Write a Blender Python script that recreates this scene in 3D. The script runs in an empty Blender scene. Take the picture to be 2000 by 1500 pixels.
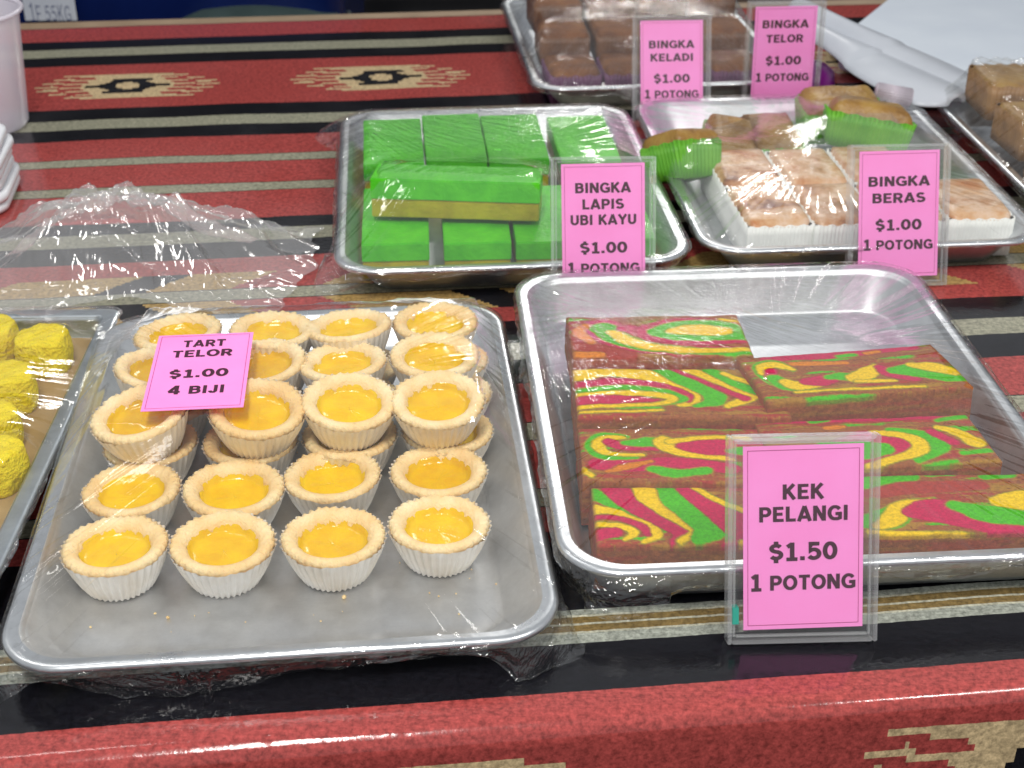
import bpy, bmesh, math, random
import numpy as np
from mathutils import Vector, Matrix, Euler

S = bpy.context.scene
COL = S.collection
R = math.radians
# ------------------------------------------------------------------ camera
CAM_H, CAM_PITCH, FPX = 0.47, 29.5, 2800.0
cam_d = bpy.data.cameras.new("camera")
cam = bpy.data.objects.new("camera", cam_d)
COL.objects.link(cam)
cam.location = (0, 0, CAM_H)
cam.rotation_euler = (R(90 - CAM_PITCH), 0, 0)
cam_d.sensor_width = 36
cam_d.lens = FPX / 2000 * 36
cam_d.clip_start = 0.02
cam_d.clip_end = 60
cam_d.dof.use_dof = True
cam_d.dof.focus_distance = 0.80
cam_d.dof.aperture_fstop = 16
S.camera = cam
S.render.resolution_x, S.render.resolution_y = 1024, 768
S.view_settings.view_transform = 'Standard'
S.view_settings.look = 'None'
S.view_settings.exposure = 0
S.view_settings.gamma = 1
S.render.engine = 'CYCLES'
S.cycles.transparent_max_bounces = 24
S.cycles.max_bounces = 8
# ------------------------------------------------------------------ light: covered night stall
w = bpy.data.worlds.new("World"); S.world = w; w.use_nodes = True
w.node_tree.nodes["Background"].inputs[0].default_value = (0.93, 0.96, 1.0, 1)
w.node_tree.nodes["Background"].inputs[1].default_value = 0.50
def lamp(name, loc, aim, sx, sy, power, col=(1, 0.97, 0.93)):
    l = bpy.data.lights.new(name, 'AREA'); l.shape = 'RECTANGLE'; l.size = sx; l.size_y = sy
    l.energy = power; l.color = col
    o = bpy.data.objects.new(name, l); COL.objects.link(o); o.location = loc
    o.rotation_euler = (Vector(aim) - Vector(loc)).to_track_quat('-Z', 'Y').to_euler()
    return o
lamp("tube_lamp", (-0.16, -0.25, 1.60), (0, 0.75, 0), 0.20, 0.60, 22)
lamp("tube_lamp", (0.85, 0.0, 1.45), (0.2, 0.9, 0), 0.12, 0.12, 5)
lamp("tube_lamp", (1.05, 0.0, 1.40), (0.2, 0.9, 0), 0.12, 0.12, 5)
lamp("tube_lamp", (0.55, 5.2, 2.3), (0.1, 1.0, 0), 0.90, 0.12, 24)
lamp("tube_lamp", (-1.1, 1.3, 1.8), (-0.1, 1.0, 0), 0.12, 1.1, 6)

# ------------------------------------------------------------------ helpers
TH = R(CAM_PITCH)
def at(px, py, z=0.0):
    """point of the horizontal plane at height z that the photograph shows at (px, py)"""
    x = (px - 1000) / FPX; y = (py - 750) / FPX
    dy = math.cos(TH) - y * math.sin(TH); dz = math.sin(TH) + y * math.cos(TH)
    t = (CAM_H - z) / dz
    return Vector((x * t, dy * t, z))
def tag(o, label=None, cat=None, group=None, kind=None):
    if label: o['label'] = label
    if cat: o['category'] = cat
    if group: o['group'] = group
    if kind: o['kind'] = kind
    return o
def empty(name, loc=(0, 0, 0), rz=0.0, rot=None):
    o = bpy.data.objects.new(name, None); COL.objects.link(o); o.location = loc
    o.rotation_euler = rot if rot else (0, 0, rz); o.empty_display_size = 0.02
    return o
def me_obj(name, V, F, mats=None, parent=None, smooth=True, mi=None, colr=None, loc=None):
    me = bpy.data.meshes.new(name)
    me.from_pydata([tuple(v) for v in V], [], [tuple(f) for f in F])
    if mats:
        for m in (mats if isinstance(mats, (list, tuple)) else [mats]): me.materials.append(m)
    if mi is not None: me.polygons.foreach_set('material_index', np.array(mi, dtype=np.int32))
    me.polygons.foreach_set('use_smooth', np.full(len(F), bool(smooth)))
    if colr is not None:
        a = me.color_attributes.new('paint', 'FLOAT_COLOR', 'POINT')
        a.data.foreach_set('color', np.asarray(colr, dtype=np.float32).ravel())
    me.update()
    o = bpy.data.objects.new(name, me); COL.objects.link(o)
    if parent: o.parent = parent
    if loc: o.location = loc
    return o
def bm_obj(name, bm, mat, parent=None, smooth=False):
    me = bpy.data.meshes.new(name); bm.to_mesh(me); bm.free()
    me.materials.append(mat)
    for p in me.polygons: p.use_smooth = smooth
    o = bpy.data.objects.new(name, me); COL.objects.link(o)
    if parent: o.parent = parent
    return o
def box_bm(bm, c, s, rot=None):
    m = Matrix.Translation(c) @ (rot.to_matrix().to_4x4() if rot else Matrix()) @ Matrix.Diagonal((*s, 1))
    return bmesh.ops.create_cube(bm, size=1, matrix=m)['verts']
def box(name, c, s, mat, parent=None, bev=0.0, seg=2):
    bm = bmesh.new(); box_bm(bm, c, s)
    if bev: bmesh.ops.bevel(bm, geom=bm.edges[:], offset=bev, segments=seg, affect='EDGES')
    return bm_obj(name, bm, mat, parent, smooth=False)
def lathe(prof, n, scal=None):
    V, F = [], []
    for k in range(n):
        a = 2 * math.pi * k / n
        for i, (r, z) in enumerate(prof):
            if scal: r, z = scal(a, i, r, z)
            V.append((r * math.cos(a), r * math.sin(a), z))
    m = len(prof)
    for k in range(n):
        k2 = (k + 1) % n
        for i in range(m - 1):
            F.append((k * m + i, k2 * m + i, k2 * m + i + 1, k * m + i + 1))
    return V, F
def copy_tree(o, parent=None):
    c = o.copy(); COL.objects.link(c); c.parent = parent
    for ch in o.children: copy_tree(ch, c)
    return c
rng = np.random.default_rng(7)
_T = rng.random((256, 256))
def vnoise(x, y):
    x = np.asarray(x, float); y = np.asarray(y, float)
    xi = np.floor(x).astype(int); yi = np.floor(y).astype(int); fx = x - xi; fy = y - yi
    fx = fx * fx * (3 - 2 * fx); fy = fy * fy * (3 - 2 * fy)
    g = lambda a, b: _T[a % 256, b % 256]
    return (g(xi, yi) * (1 - fx) + g(xi + 1, yi) * fx) * (1 - fy) + (g(xi, yi + 1) * (1 - fx) + g(xi + 1, yi + 1) * fx) * fy
def fbm(x, y, o=4):
    s = 0; a = .5
    for k in range(o):
        s = s + a * vnoise(x * 2 ** k + 17.3 * k, y * 2 ** k + 9.1 * k); a *= .5
    return s / (1 - .5 ** o)

# ------------------------------------------------------------------ materials
def mat(name, base=(.5, .5, .5), rough=.5, metal=0.0, spec=.5, sss=0.0, coat=0.0):
    m = bpy.data.materials.new(name); m.use_nodes = True
    b = m.node_tree.nodes['Principled BSDF']
    b.inputs['Base Color'].default_value = (*base, 1); b.inputs['Roughness'].default_value = rough
    b.inputs['Metallic'].default_value = metal; b.inputs['Specular IOR Level'].default_value = spec
    if sss:
        b.inputs['Subsurface Weight'].default_value = sss
        b.inputs['Subsurface Radius'].default_value = (.006, .003, .0012)
        b.inputs['Subsurface Scale'].default_value = 1.0
    b.inputs['Coat Weight'].default_value = coat; b.inputs['Coat Roughness'].default_value = .08
    return m
def N(m, t, **kw):
    n = m.node_tree.nodes.new(t)
    for k, v in kw.items():
        if hasattr(n, k): setattr(n, k, v)
        else: n.inputs[k.replace('_', ' ')].default_value = v
    return n
def L(m, a, b): m.node_tree.links.new(a, b)
def objcoord(m, scale=(1, 1, 1)):
    tc = N(m, 'ShaderNodeTexCoord'); mp = N(m, 'ShaderNodeMapping'); mp.inputs['Scale'].default_value = scale
    L(m, tc.outputs['Object'], mp.inputs['Vector']); return mp.outputs['Vector']
def noise(m, vec, scale, detail=3, rough=.55, dist=0.0):
    n = N(m, 'ShaderNodeTexNoise'); n.inputs['Scale'].default_value = scale; n.inputs['Detail'].default_value = detail
    n.inputs['Roughness'].default_value = rough; n.inputs['Distortion'].default_value = dist
    L(m, vec, n.inputs['Vector']); return n
def ramp(m, fac, stops):
    r = N(m, 'ShaderNodeValToRGB'); e = r.color_ramp.elements
    while len(e) < len(stops): e.new(.5)
    for k, (p, c) in enumerate(stops): e[k].position = p; e[k].color = (*c, 1) if len(c) == 3 else c
    L(m, fac, r.inputs[0]); return r.outputs[0]
def mixc(m, fac, a, b, mode='MIX'):
    n = N(m, 'ShaderNodeMix', data_type='RGBA', blend_type=mode)
    for s, v in ((0, fac), (6, a), (7, b)):
        if hasattr(v, 'links'): L(m, v, n.inputs[s])
        else: n.inputs[s].default_value = v if s == 0 else (*v, 1)
    return n.outputs[2]
def bump(m, h, dist, strength=1.0):
    b = N(m, 'ShaderNodeBump'); b.inputs['Distance'].default_value = dist; b.inputs['Strength'].default_value = strength
    L(m, h, b.inputs['Height'])
    L(m, b.outputs[0], m.node_tree.nodes['Principled BSDF'].inputs['Normal']); return b
def P(m): return m.node_tree.nodes['Principled BSDF']

def mottled(name, c1, c2, scale, rough=.6, bmp=.0004, sss=0, spec=.4, bscale=None, lo=.35, hi=.65, coat=0):
    m = mat(name, c1, rough, sss=sss, spec=spec, coat=coat); v = objcoord(m)
    n = noise(m, v, scale, 5); L(m, ramp(m, n.outputs[0], [(lo, c1), (hi, c2)]), P(m).inputs['Base Color'])
    if bmp:
        n2 = noise(m, v, bscale or scale * 4, 4); bump(m, n2.outputs[0], bmp)
    return m

# cloth: painted by the mesh, woven grain by nodes
M_cloth = mat('printed_oilcloth', (.3, .03, .03), .22, spec=.5)
ca = N(M_cloth, 'ShaderNodeVertexColor'); ca.layer_name = 'paint'
v = objcoord(M_cloth)
n1 = noise(M_cloth, v, 330, 4, .75); g1 = ramp(M_cloth, n1.outputs[0], [(.34, (.55, .55, .55)), (.66, (1.35, 1.35, 1.35))])
vs = objcoord(M_cloth, (90, 700, 90)); n2 = noise(M_cloth, vs, 1, 3, .7)
g2 = ramp(M_cloth, n2.outputs[0], [(.30, (.72, .72, .72)), (.6, (1.12, 1.12, 1.12))])
c = mixc(M_cloth, 1.0, ca.outputs[0], g1, 'MULTIPLY'); c = mixc(M_cloth, .7, c, g2, 'MULTIPLY')
L(M_cloth, c, P(M_cloth).inputs['Base Color'])
n3 = noise(M_cloth, v, 9, 4, .6); L(M_cloth, ramp(M_cloth, n3.outputs[0], [(.3, (.07,) * 3), (.7, (.22,) * 3)]), P(M_cloth).inputs['Roughness'])
n4 = noise(M_cloth, v, 260, 2); bump(M_cloth, n4.outputs[0], .00012)

def metal_mat(name, base, r0, r1, sc=(6, 220, 60)):
    m = mat(name, base, .3, 1.0); v = objcoord(m)
    n = noise(m, v, 22, 5, .65); L(m, ramp(m, n.outputs[0], [(.3, (r0,) * 3), (.75, (r1,) * 3)]), P(m).inputs['Roughness'])
    nc = noise(m, v, 60, 6, .7); L(m, ramp(m, nc.outputs[0], [(.3, tuple(b * .86 for b in base)), (.7, tuple(min(1, b * 1.08) for b in base))]), P(m).inputs['Base Color'])
    vs = objcoord(m, sc); n2 = noise(m, vs, 3, 4, .7)
    n3 = noise(m, v, 14, 3)
    mm = N(m, 'ShaderNodeMath', operation='MULTIPLY_ADD'); L(m, n2.outputs[0], mm.inputs[0]); mm.inputs[1].default_value = .12; L(m, n3.outputs[0], mm.inputs[2])
    bump(m, mm.outputs[0], .0012, .5); return m
M_alu = metal_mat('aluminium_tray', (.64, .655, .68), .33, .54)
M_alu_rim = metal_mat('aluminium_rim', (.68, .70, .73), .22, .42, (60, 60, 60))
M_alu_dull = metal_mat('dull_tray_edge', (.42, .46, .50), .35, .55)

def film_mat(name, bscale=(1, 1, 1), strength=.5, base=.045, milk=.03, rough=.07, nd=.0012, f0=.032, corner=None):
    m = bpy.data.materials.new(name); m.use_nodes = True; nt = m.node_tree
    nt.nodes.remove(nt.nodes['Principled BSDF']); out = nt.nodes['Material Output']
    tr = N(m, 'ShaderNodeBsdfTransparent'); tr.inputs[0].default_value = (.975, .98, .975, 1)
    gl = N(m, 'ShaderNodeBsdfGlossy'); gl.inputs['Roughness'].default_value = rough; gl.inputs[0].default_value = (1, 1, 1, 1)
    df = N(m, 'ShaderNodeBsdfDiffuse'); df.inputs[0].default_value = (.9, .9, .92, 1)
    v = objcoord(m, bscale)
    a = noise(m, v, 26, 5, .62, .6); b_ = noise(m, v, 150, 3, .6)
    mm = N(m, 'ShaderNodeMath', operation='MULTIPLY_ADD'); L(m, b_.outputs[0], mm.inputs[0]); mm.inputs[1].default_value = .10; L(m, a.outputs[0], mm.inputs[2])
    bp = N(m, 'ShaderNodeBump'); bp.inputs['Distance'].default_value = nd * 3; bp.inputs['Strength'].default_value = strength
    L(m, mm.outputs[0], bp.inputs['Height']); L(m, bp.outputs[0], gl.inputs['Normal'])
    if corner:      # tension folds fanning out of one corner of the sheet
        tc = N(m, 'ShaderNodeTexCoord'); sp = N(m, 'ShaderNodeVectorMath', operation='SUBTRACT'); sp.inputs[1].default_value = (corner[0], corner[1], 0)
        L(m, tc.outputs['Object'], sp.inputs[0]); xy = N(m, 'ShaderNodeSeparateXYZ'); L(m, sp.outputs[0], xy.inputs[0])
        at_ = N(m, 'ShaderNodeMath', operation='ARCTAN2'); L(m, xy.outputs[1], at_.inputs[0]); L(m, xy.outputs[0], at_.inputs[1])
        ln = N(m, 'ShaderNodeVectorMath', operation='LENGTH'); L(m, sp.outputs[0], ln.inputs[0])
        cx = N(m, 'ShaderNodeCombineXYZ'); ml = N(m, 'ShaderNodeMath', operation='MULTIPLY'); L(m, at_.outputs[0], ml.inputs[0]); ml.inputs[1].default_value = 26
        ml2 = N(m, 'ShaderNodeMath', operation='MULTIPLY'); L(m, ln.outputs['Value'], ml2.inputs[0]); ml2.inputs[1].default_value = 14
        L(m, ml.outputs[0], cx.inputs[0]); L(m, ml2.outputs[0], cx.inputs[1]); fo = noise(m, cx.outputs[0], 1.6, 3, .6)
        fade = ramp(m, ln.outputs['Value'], [(.02, (1, 1, 1)), (.17, (.45, .45, .45)), (.26, (0, 0, 0))])
        fm = N(m, 'ShaderNodeMath', operation='MULTIPLY'); L(m, fo.outputs[0], fm.inputs[0]); L(m, fade, fm.inputs[1])
        bq = N(m, 'ShaderNodeBump'); bq.inputs['Distance'].default_value = .0065; bq.inputs['Strength'].default_value = 1; L(m, fm.outputs[0], bq.inputs['Height']); L(m, bq.outputs[0], bp.inputs['Normal'])
    ge = N(m, 'ShaderNodeNewGeometry'); dt = N(m, 'ShaderNodeVectorMath', operation='DOT_PRODUCT'); L(m, ge.outputs['Incoming'], dt.inputs[0]); L(m, bp.outputs[0], dt.inputs[1])
    ab = N(m, 'ShaderNodeMath', operation='ABSOLUTE'); L(m, dt.outputs['Value'], ab.inputs[0])
    om = N(m, 'ShaderNodeMath', operation='SUBTRACT', use_clamp=True); om.inputs[0].default_value = 1.0; L(m, ab.outputs[0], om.inputs[1])
    pw = N(m, 'ShaderNodeMath', operation='POWER'); L(m, om.outputs[0], pw.inputs[0]); pw.inputs[1].default_value = 4.5
    ad = N(m, 'ShaderNodeMath', operation='MULTIPLY_ADD', use_clamp=True); L(m, pw.outputs[0], ad.inputs[0]); ad.inputs[1].default_value = .75; ad.inputs[2].default_value = f0 + base
    mx = N(m, 'ShaderNodeMixShader'); L(m, ad.outputs[0], mx.inputs[0]); L(m, tr.outputs[0], mx.inputs[1]); L(m, gl.outputs[0], mx.inputs[2])
    mk = N(m, 'ShaderNodeMixShader'); mk.inputs[0].default_value = milk; L(m, mx.outputs[0], mk.inputs[1]); L(m, df.outputs[0], mk.inputs[2])
    L(m, mk.outputs[0], out.inputs['Surface']); return m
M_film = film_mat('cling_film', base=.0, milk=.014, strength=.16)
M_film_rear = film_mat('cling_film_rear', milk=.018, strength=.5, nd=.002, base=.015)
M_film_loose = film_mat('cling_film_loose', base=.07, milk=.13, strength=.08, rough=.10)
M_film_bunch = film_mat('cling_film_bunched', bscale=(1, 1, 1), base=.07, milk=.004, strength=1.0, rough=.06, nd=.003)
M_acryl = film_mat('clear_acrylic', strength=.05, base=0, milk=.006, rough=.04, f0=.025)
M_acryl_edge = film_mat('acrylic_edge', strength=.1, base=.10, milk=.09, rough=.06)

M_card = mottled('pink_card', (.96, .28, .67), (.98, .31, .72), 30, .42, 0)
M_ink = mat('dark_maroon_ink', (.05, .004, .022), .5)
M_line = mat('border_ink', (.35, .03, .14), .5)
M_green_tape = mat('green_tape', (0, .35, .26), .4)

M_crust = mottled('pastry_crust', (.85, .60, .29), (.92, .74, .44), 55, .65, .0012, sss=.12, bscale=420)
M_paper = mat('white_baking_paper', (.80, .74, .64), .6, sss=.0)
v = objcoord(M_paper); n = noise(M_paper, v, 40, 3)
L(M_paper, ramp(M_paper, n.outputs[0], [(.35, (.74, .66, .54)), (.65, (.84, .80, .73))]), P(M_paper).inputs['Base Color'])
M_custard = mat('egg_custard', (.9, .5, .02), .16, spec=.5, sss=.25)
v = objcoord(M_custard); n = noise(M_custard, v, 70, 4)
L(M_custard, ramp(M_custard, n.outputs[0], [(.25, (.76, .44, .002)), (.55, (.84, .55, .003)), (.85, (.86, .60, .006))]), P(M_custard).inputs['Base Color'])
n2 = noise(M_custard, v, 160, 3); bump(M_custard, n2.outputs[0], .0006)

M_marble = mat('marbled_cake', (.3, .1, .03), .7, spec=.3)
ca = N(M_marble, 'ShaderNodeVertexColor'); ca.layer_name = 'paint'; v = objcoord(M_marble)
n1 = noise(M_marble, v, 520, 4, .7); g1 = ramp(M_marble, n1.outputs[0], [(.3, (.74, .74, .74)), (.62, (1.15, 1.15, 1.15))])
L(M_marble, mixc(M_marble, 1.0, ca.outputs[0], g1, 'MULTIPLY'), P(M_marble).inputs['Base Color'])
n2 = noise(M_marble, v, 420, 5, .8); bump(M_marble, n2.outputs[0], .0016)

M_pandan = mottled('green_layer', (.055, .47, .003), (.095, .60, .008), 60, .38, .0008, sss=.15, spec=.5, bscale=300)
M_olive = mottled('olive_layer', (.34, .28, .004), (.46, .40, .008), 60, .34, .0008, sss=.15, spec=.5, bscale=300)
for m_ in (M_crust, M_custard):        # every tart baked a little differently
    b_ = P(m_); lk = b_.inputs['Base Color'].links[0]; src = lk.from_socket
    oi = N(m_, 'ShaderNodeObjectInfo'); cr_ = ramp(m_, oi.outputs['Random'], [(0, (.93, .86, .74)), (.5, (1, .98, .94)), (1, (1.02, 1.03, 1.05))])
    L(m_, mixc(m_, 1.0, src, cr_, 'MULTIPLY'), b_.inputs['Base Color'])
# ------------------------------------------------------------------ floor behind the stall
M_tile = mat('brown_floor_tile', (.07, .045, .03), .45)
v = objcoord(M_tile); n = noise(M_tile, v, 7, 4); L(M_tile, ramp(M_tile, n.outputs[0], [(.3, (.07, .045, .034)), (.7, (.16, .11, .08))]), P(M_tile).inputs['Base Color'])
M_grout = mat('floor_grout', (.02, .016, .014), .8)
fl = me_obj('floor', [(-6, -3, -.756), (6, -3, -.756), (6, 9, -.756), (-6, 9, -.756)], [(0, 1, 2, 3)], M_grout)
tag(fl, kind='structure')
bm = bmesh.new(); box_bm(bm, (0, 0, 0), (.292, .292, .012))
tile_me = bpy.data.meshes.new('tile'); bm.to_mesh(tile_me); bm.free(); tile_me.materials.append(M_tile)
for i in range(-5, 7):
    for j in range(0, 14):
        o = bpy.data.objects.new('tile', tile_me); COL.objects.link(o); o.parent = fl
        o.location = (i * .3 - .1, 2.2 + j * .3, -.75 + random.uniform(-.001, .001))

# ------------------------------------------------------------------ table and striped cloth
YAW = R(6.2)
ex = Vector((math.cos(YAW), math.sin(YAW), 0)); ey = Vector((-math.sin(YAW), math.cos(YAW), 0))
S_FRONT, S_BACK = 0.5065, 1.792
tb = empty('table', (0, 0, -.75), YAW); tag(tb, 'long table carrying the trays, hidden under the striped red cloth', 'table')
M_wood = mottled('table_board', (.25, .17, .10), (.34, .24, .15), 12, .6, .0002)
box('tabletop', (.15, (S_FRONT + S_BACK) / 2, .735), (1.86, S_BACK - S_FRONT - .03, .022), M_wood, tb)
for lx in (-.72, 1.02):
    for ly in (S_FRONT + .06, S_BACK - .06):
        box('leg', (lx, ly, .362), (.035, .035, .724), metal_mat('table_leg_steel', (.4, .4, .4), .3, .5) if 'table_leg_steel' not in bpy.data.materials else bpy.data.materials['table_leg_steel'], tb, .004)

RED = (.36, .060, .054); BLK = (.007, .007, .010); GRY = (.30, .295, .215); GLD = (.43, .285, .10); BEI = (.58, .44, .25); DK = (.02, .017, .013); OCH = (.22, .15, .055)
bands = []   # (s_lo, s_hi, kind)
def B(hi, lo, k): bands.append((lo, hi, k))
def BO(hi, lo):   # beige stripe with thin dark outlines
    B(hi, hi - .0012, DK); B(hi - .0012, lo + .0012, GRY); B(lo + .0012, lo, DK)
B(1.815, 1.7374, (.36, .31, .20)); B(1.7374, 1.7355, DK); B(1.7355, 1.680, RED); B(1.680, 1.647, BLK); B(1.647, 1.616, GRY); B(1.616, 1.581, BLK)
B(1.581, 1.432, 'motif'); B(1.432, 1.397, BLK); B(1.397, 1.369, GRY); B(1.369, 1.337, BLK); B(1.337, 1.286, RED)
BO(1.286, 1.266); B(1.266, 1.2135, RED); BO(1.2135, 1.193); B(1.193, 1.131, RED); B(1.131, 1.108, BLK); B(1.108, 1.083, GRY); B(1.083, 1.050, BLK)
B(1.050, 1.022, RED); B(1.022, .993, 'zigA'); BO(.993, .973); B(.973, .9405, 'zigB'); B(.9405, .9175, RED)
B(.9175, .8835, BLK); B(.8835, .859, GRY); B(.859, .826, BLK); B(.826, .7755, RED); BO(.7755, .753); B(.753, .70, RED); BO(.70, .68)
B(.68, .655, RED); B(.655, .5844, BLK)
B(.5844, .5800, (.33, .35, .30)); B(.5800, .5785, (.50, .49, .38)); B(.5785, .5735, OCH); B(.5735, .572, (.50, .49, .38)); B(.572, .567, OCH); B(.567, .5655, (.50, .49, .38)); B(.5655, .558, (.33, .35, .30))
B(.558, .5225, BLK); B(.5225, -.2, 'drape')
bands.sort()
MOT = [  # per row, top to bottom, half extents (fraction): beige core, red slit to, beige spike to, black core from-to
    (.42, .42, .70), (.50, .50, .52), (.36, .62, .64), (.34, .58, .80), (.60, .60, .62), (.44, .74, .76), (.42, .70, .92), (.66, .66, .70), (.50, .80, .82), (.50, .74, 1.0),
    (.70, .70, .74), (.50, .76, .90), (.48, .74, .97), (.64, .64, .66), (.42, .68, .70), (.40, .66, .84), (.54, .54, .56), (.38, .58, .60), (.46, .46, .66), (.30, .30, .50)]
def motif(u, vv, d, su=.096, sv=.040):
    """ikat star: u, vv in metres from its centre; returns colour"""
    V = vv / sv; U = u / su + V * .05
    if abs(V) >= 1: return RED
    r = int((V + 1) * 10); aU = abs(U)
    bx = {4: .27, 5: .27, 6: .20, 7: .24, 8: .30, 9: .46, 10: .46, 11: .30, 12: .24, 13: .20, 14: .27, 15: .27}.get(r, 0)
    ho = {7: .06, 8: .12, 9: .12, 10: .12, 11: .12, 12: .06}.get(r, 0)
    if r in (4, 5): bx = .28 if U < 0 else .16
    if r in (14, 15): bx = .28 if U > 0 else .16
    if ho <= aU < bx: return BLK
    c_, sl_, sp = MOT[r if U > 0 else 19 - r]
    if aU < c_ or sl_ <= aU < sp: return BEI
    return RED
def zig(tt, q, flip):
    p = ((tt + (q - .5) * (.035 if flip else -.035)) % .265) / .265
    if p < .36: return GLD
    if p < .50: return BLK
    if p < .74: return GLD
    return RED
DR_S = .438
def ccol(t, s):
    for lo, hi, k in bands:
        if lo <= s < hi: break
    if k == 'motif':
        tt = ((t + .244 + .133) % .2665) - .133
        return motif(tt, s - 1.5055, 0)
    if k == 'drape':
        return RED
    if k == 'zigA': return zig(t + .02, (s - lo) / (hi - lo), False)
    if k == 'zigB': return zig(t + .02, (s - lo) / (hi - lo), True)
    return k
sl = set()
for lo, hi, k in bands:
    sl.add(round(lo, 5)); sl.add(round(hi, 5))
    n = 1
    if k == 'motif':
        for q in range(21): sl.add(round(1.5055 - .040 + .080 * q / 20, 5))
    if k in ('zigA', 'zigB'):
        for q in range(1, 12): sl.add(round(lo + (hi - lo) * q / 12, 5))
sl = sorted(s for s in sl if .5225 <= s <= 1.815)
# front drape lines: motif band on the hanging part (its centre DR_S is measured along the cloth)
dl = [.5225, .518, .513, .5085, .504, .4995, .495, .490, .4865]
dl += [DR_S + .047 - .094 * q / 20 for q in range(21)]
dl += [.37, .35, .33, .30, .27, .24, .2, .16, .12]
full = sorted(set([round(x, 5) for x in dl] + sl))
tl = np.arange(-.80, 1.101, .002)
A_t0 = ex.dot(at(805, 1500, -.03)); B_t0 = ex.dot(at(2075, 1440, -.03))
Sg = np.array(full); Tg = tl
RB = .009
def cloth_pt(t, s):
    wob = .0016 * (vnoise(t * 5 + 3, s * 5) - .5) + .0012 * (vnoise(t * 16, s * 13 + 5) - .5)
    jag = .0005 * (vnoise(t * 330, s * 330) - .5)
    s_ = s + jag
    if s_ < S_FRONT + RB * .2:      # roll over the front edge
        q = (S_FRONT + RB * .2) - s_
        a = min(q / RB, math.pi / 2 * .97)
        y = S_FRONT + RB * .2 - RB * math.sin(a); z = -RB * (1 - math.cos(a)) - max(0, q - a * RB)
        y += .02 * max(0, q - a * RB) * math.sin(t * 9) + wob * .8
    elif s_ > S_BACK:
        q = s_ - S_BACK; a = min(q / RB, math.pi / 2); y = S_BACK + RB * math.sin(a); z = -RB * (1 - math.cos(a)) - max(0, q - a * RB)
    else:
        y = s_; z = wob
    if s_ > 1.55: z += .006 * math.exp(-((t - .30) / .10) ** 2) * (s_ - 1.55) / .2
    p = ex * t + ey * y
    return (p.x, p.y, z)
nT, nS = len(Tg), len(Sg)
V = [cloth_pt(float(t), float(s)) for s in Sg for t in Tg]
F = [(j * nT + i, j * nT + i + 1, (j + 1) * nT + i + 1, (j + 1) * nT + i) for j in range(nS - 1) for i in range(nT - 1)]
cl = me_obj('tablecloth', V, F, M_cloth)
fc = np.zeros((len(F), 4, 4), np.float32)
k = 0
for j in range(nS - 1):
    sm = (Sg[j] + Sg[j + 1]) / 2
    for i in range(nT - 1):
        tm = (Tg[i] + Tg[i + 1]) / 2
        if sm < .49:
            c_ = RED
            for t0 in (A_t0, B_t0, A_t0 - .31):
                if abs(tm - t0) < .135:
                    c_ = motif(tm - t0, sm - DR_S, 1, .118, .047)
        else: c_ = ccol(tm, sm)
        fc[k, :, :3] = c_; fc[k, :, 3] = 1; k += 1
a = cl.data.color_attributes.new('paint', 'FLOAT_COLOR', 'CORNER'); a.data.foreach_set('color', fc.ravel())
tag(cl, 'glossy red, black and beige striped cloth with woven-style motifs draped over the table', 'tablecloth')

# ------------------------------------------------------------------ trays
def rrect(w_, d_, r, n_c=10, n_x=0):
    pts = []
    for cx, cy, a0 in ((w_ / 2 - r, d_ / 2 - r, 0), (-w_ / 2 + r, d_ / 2 - r, 90), (-w_ / 2 + r, -d_ / 2 + r, 180), (w_ / 2 - r, -d_ / 2 + r, 270)):
        for k in range(n_c + 1):
            a = R(a0 + 90 * k / n_c); pts.append((cx + r * math.cos(a), cy + r * math.sin(a)))
    return pts
def loft(rings, close_first=False, close_last=False):
    V, F = [], []; n = len(rings[0])
    for rg in rings: V += rg
    for i in range(len(rings) - 1):
        for k in range(n):
            k2 = (k + 1) % n; F.append((i * n + k, i * n + k2, (i + 1) * n + k2, (i + 1) * n + k))
    if close_first: F.append(tuple(range(n - 1, -1, -1)))
    if close_last: F.append(tuple(range((len(rings) - 1) * n, len(rings) * n)))
    return V, F
TW, TD = .267, .357
def make_tray(name, c, yaw, H, label, w_=TW, d_=TD, group='aluminium trays of cakes on the striped cloth', rc=.034, fl_w=.009, mats=None, flare=.016):
    t = empty(name, (c[0], c[1], 0), yaw); tag(t, label, 'tray', group)
    def ring(ins, z, r=None):
        return [(x, y, z) for x, y in rrect(w_ - 2 * ins, d_ - 2 * ins, max(.006, (r if r else rc) - ins * .6))]
    f = fl_w
    inner = [ring(f + flare + .014, .0022), ring(f + flare + .006, .0024), ring(f + flare + .002, .0040), ring(f + flare, .0065), ring(f + flare * .15, H - .004), ring(f + .0006, H - .0015), ring(f - .001, H - .0004)]
    outer = [ring(f - .001, H - .0012), ring(f + .001, H - .0022), ring(f + flare * .15 + .0008, H - .0045), ring(f + flare + .001, .0055), ring(f + flare + .004, .0015), ring(f + flare + .012, .0006)]
    V1, F1 = loft(inner, close_first=True)
    nb = len(V1); V2, F2 = loft(outer, close_last=True)
    o = me_obj('pan', V1 + V2, [tuple(reversed(q)) for q in F1] + [tuple(nb + i for i in reversed(q)) for q in F2], (mats or (M_alu, M_alu_rim))[0], t)
    rim = [ring(f - .001, H - .0004), ring(f - .004, H), ring(.003, H + .0003), ring(.0012, H - .0002), ring(.0002, H - .0016), ring(.0006, H - .0034), ring(.002, H - .0042), ring(.0034, H - .0032), ring(.0045, H - .0014), ring(f - .001, H - .0012)]
    V3, F3 = loft(rim); me_obj('rolled_rim', V3, [tuple(reversed(q)) for q in F3], (mats or (M_alu, M_alu_rim))[1], t)
    return t
ZF = .0026   # tray floor
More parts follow.
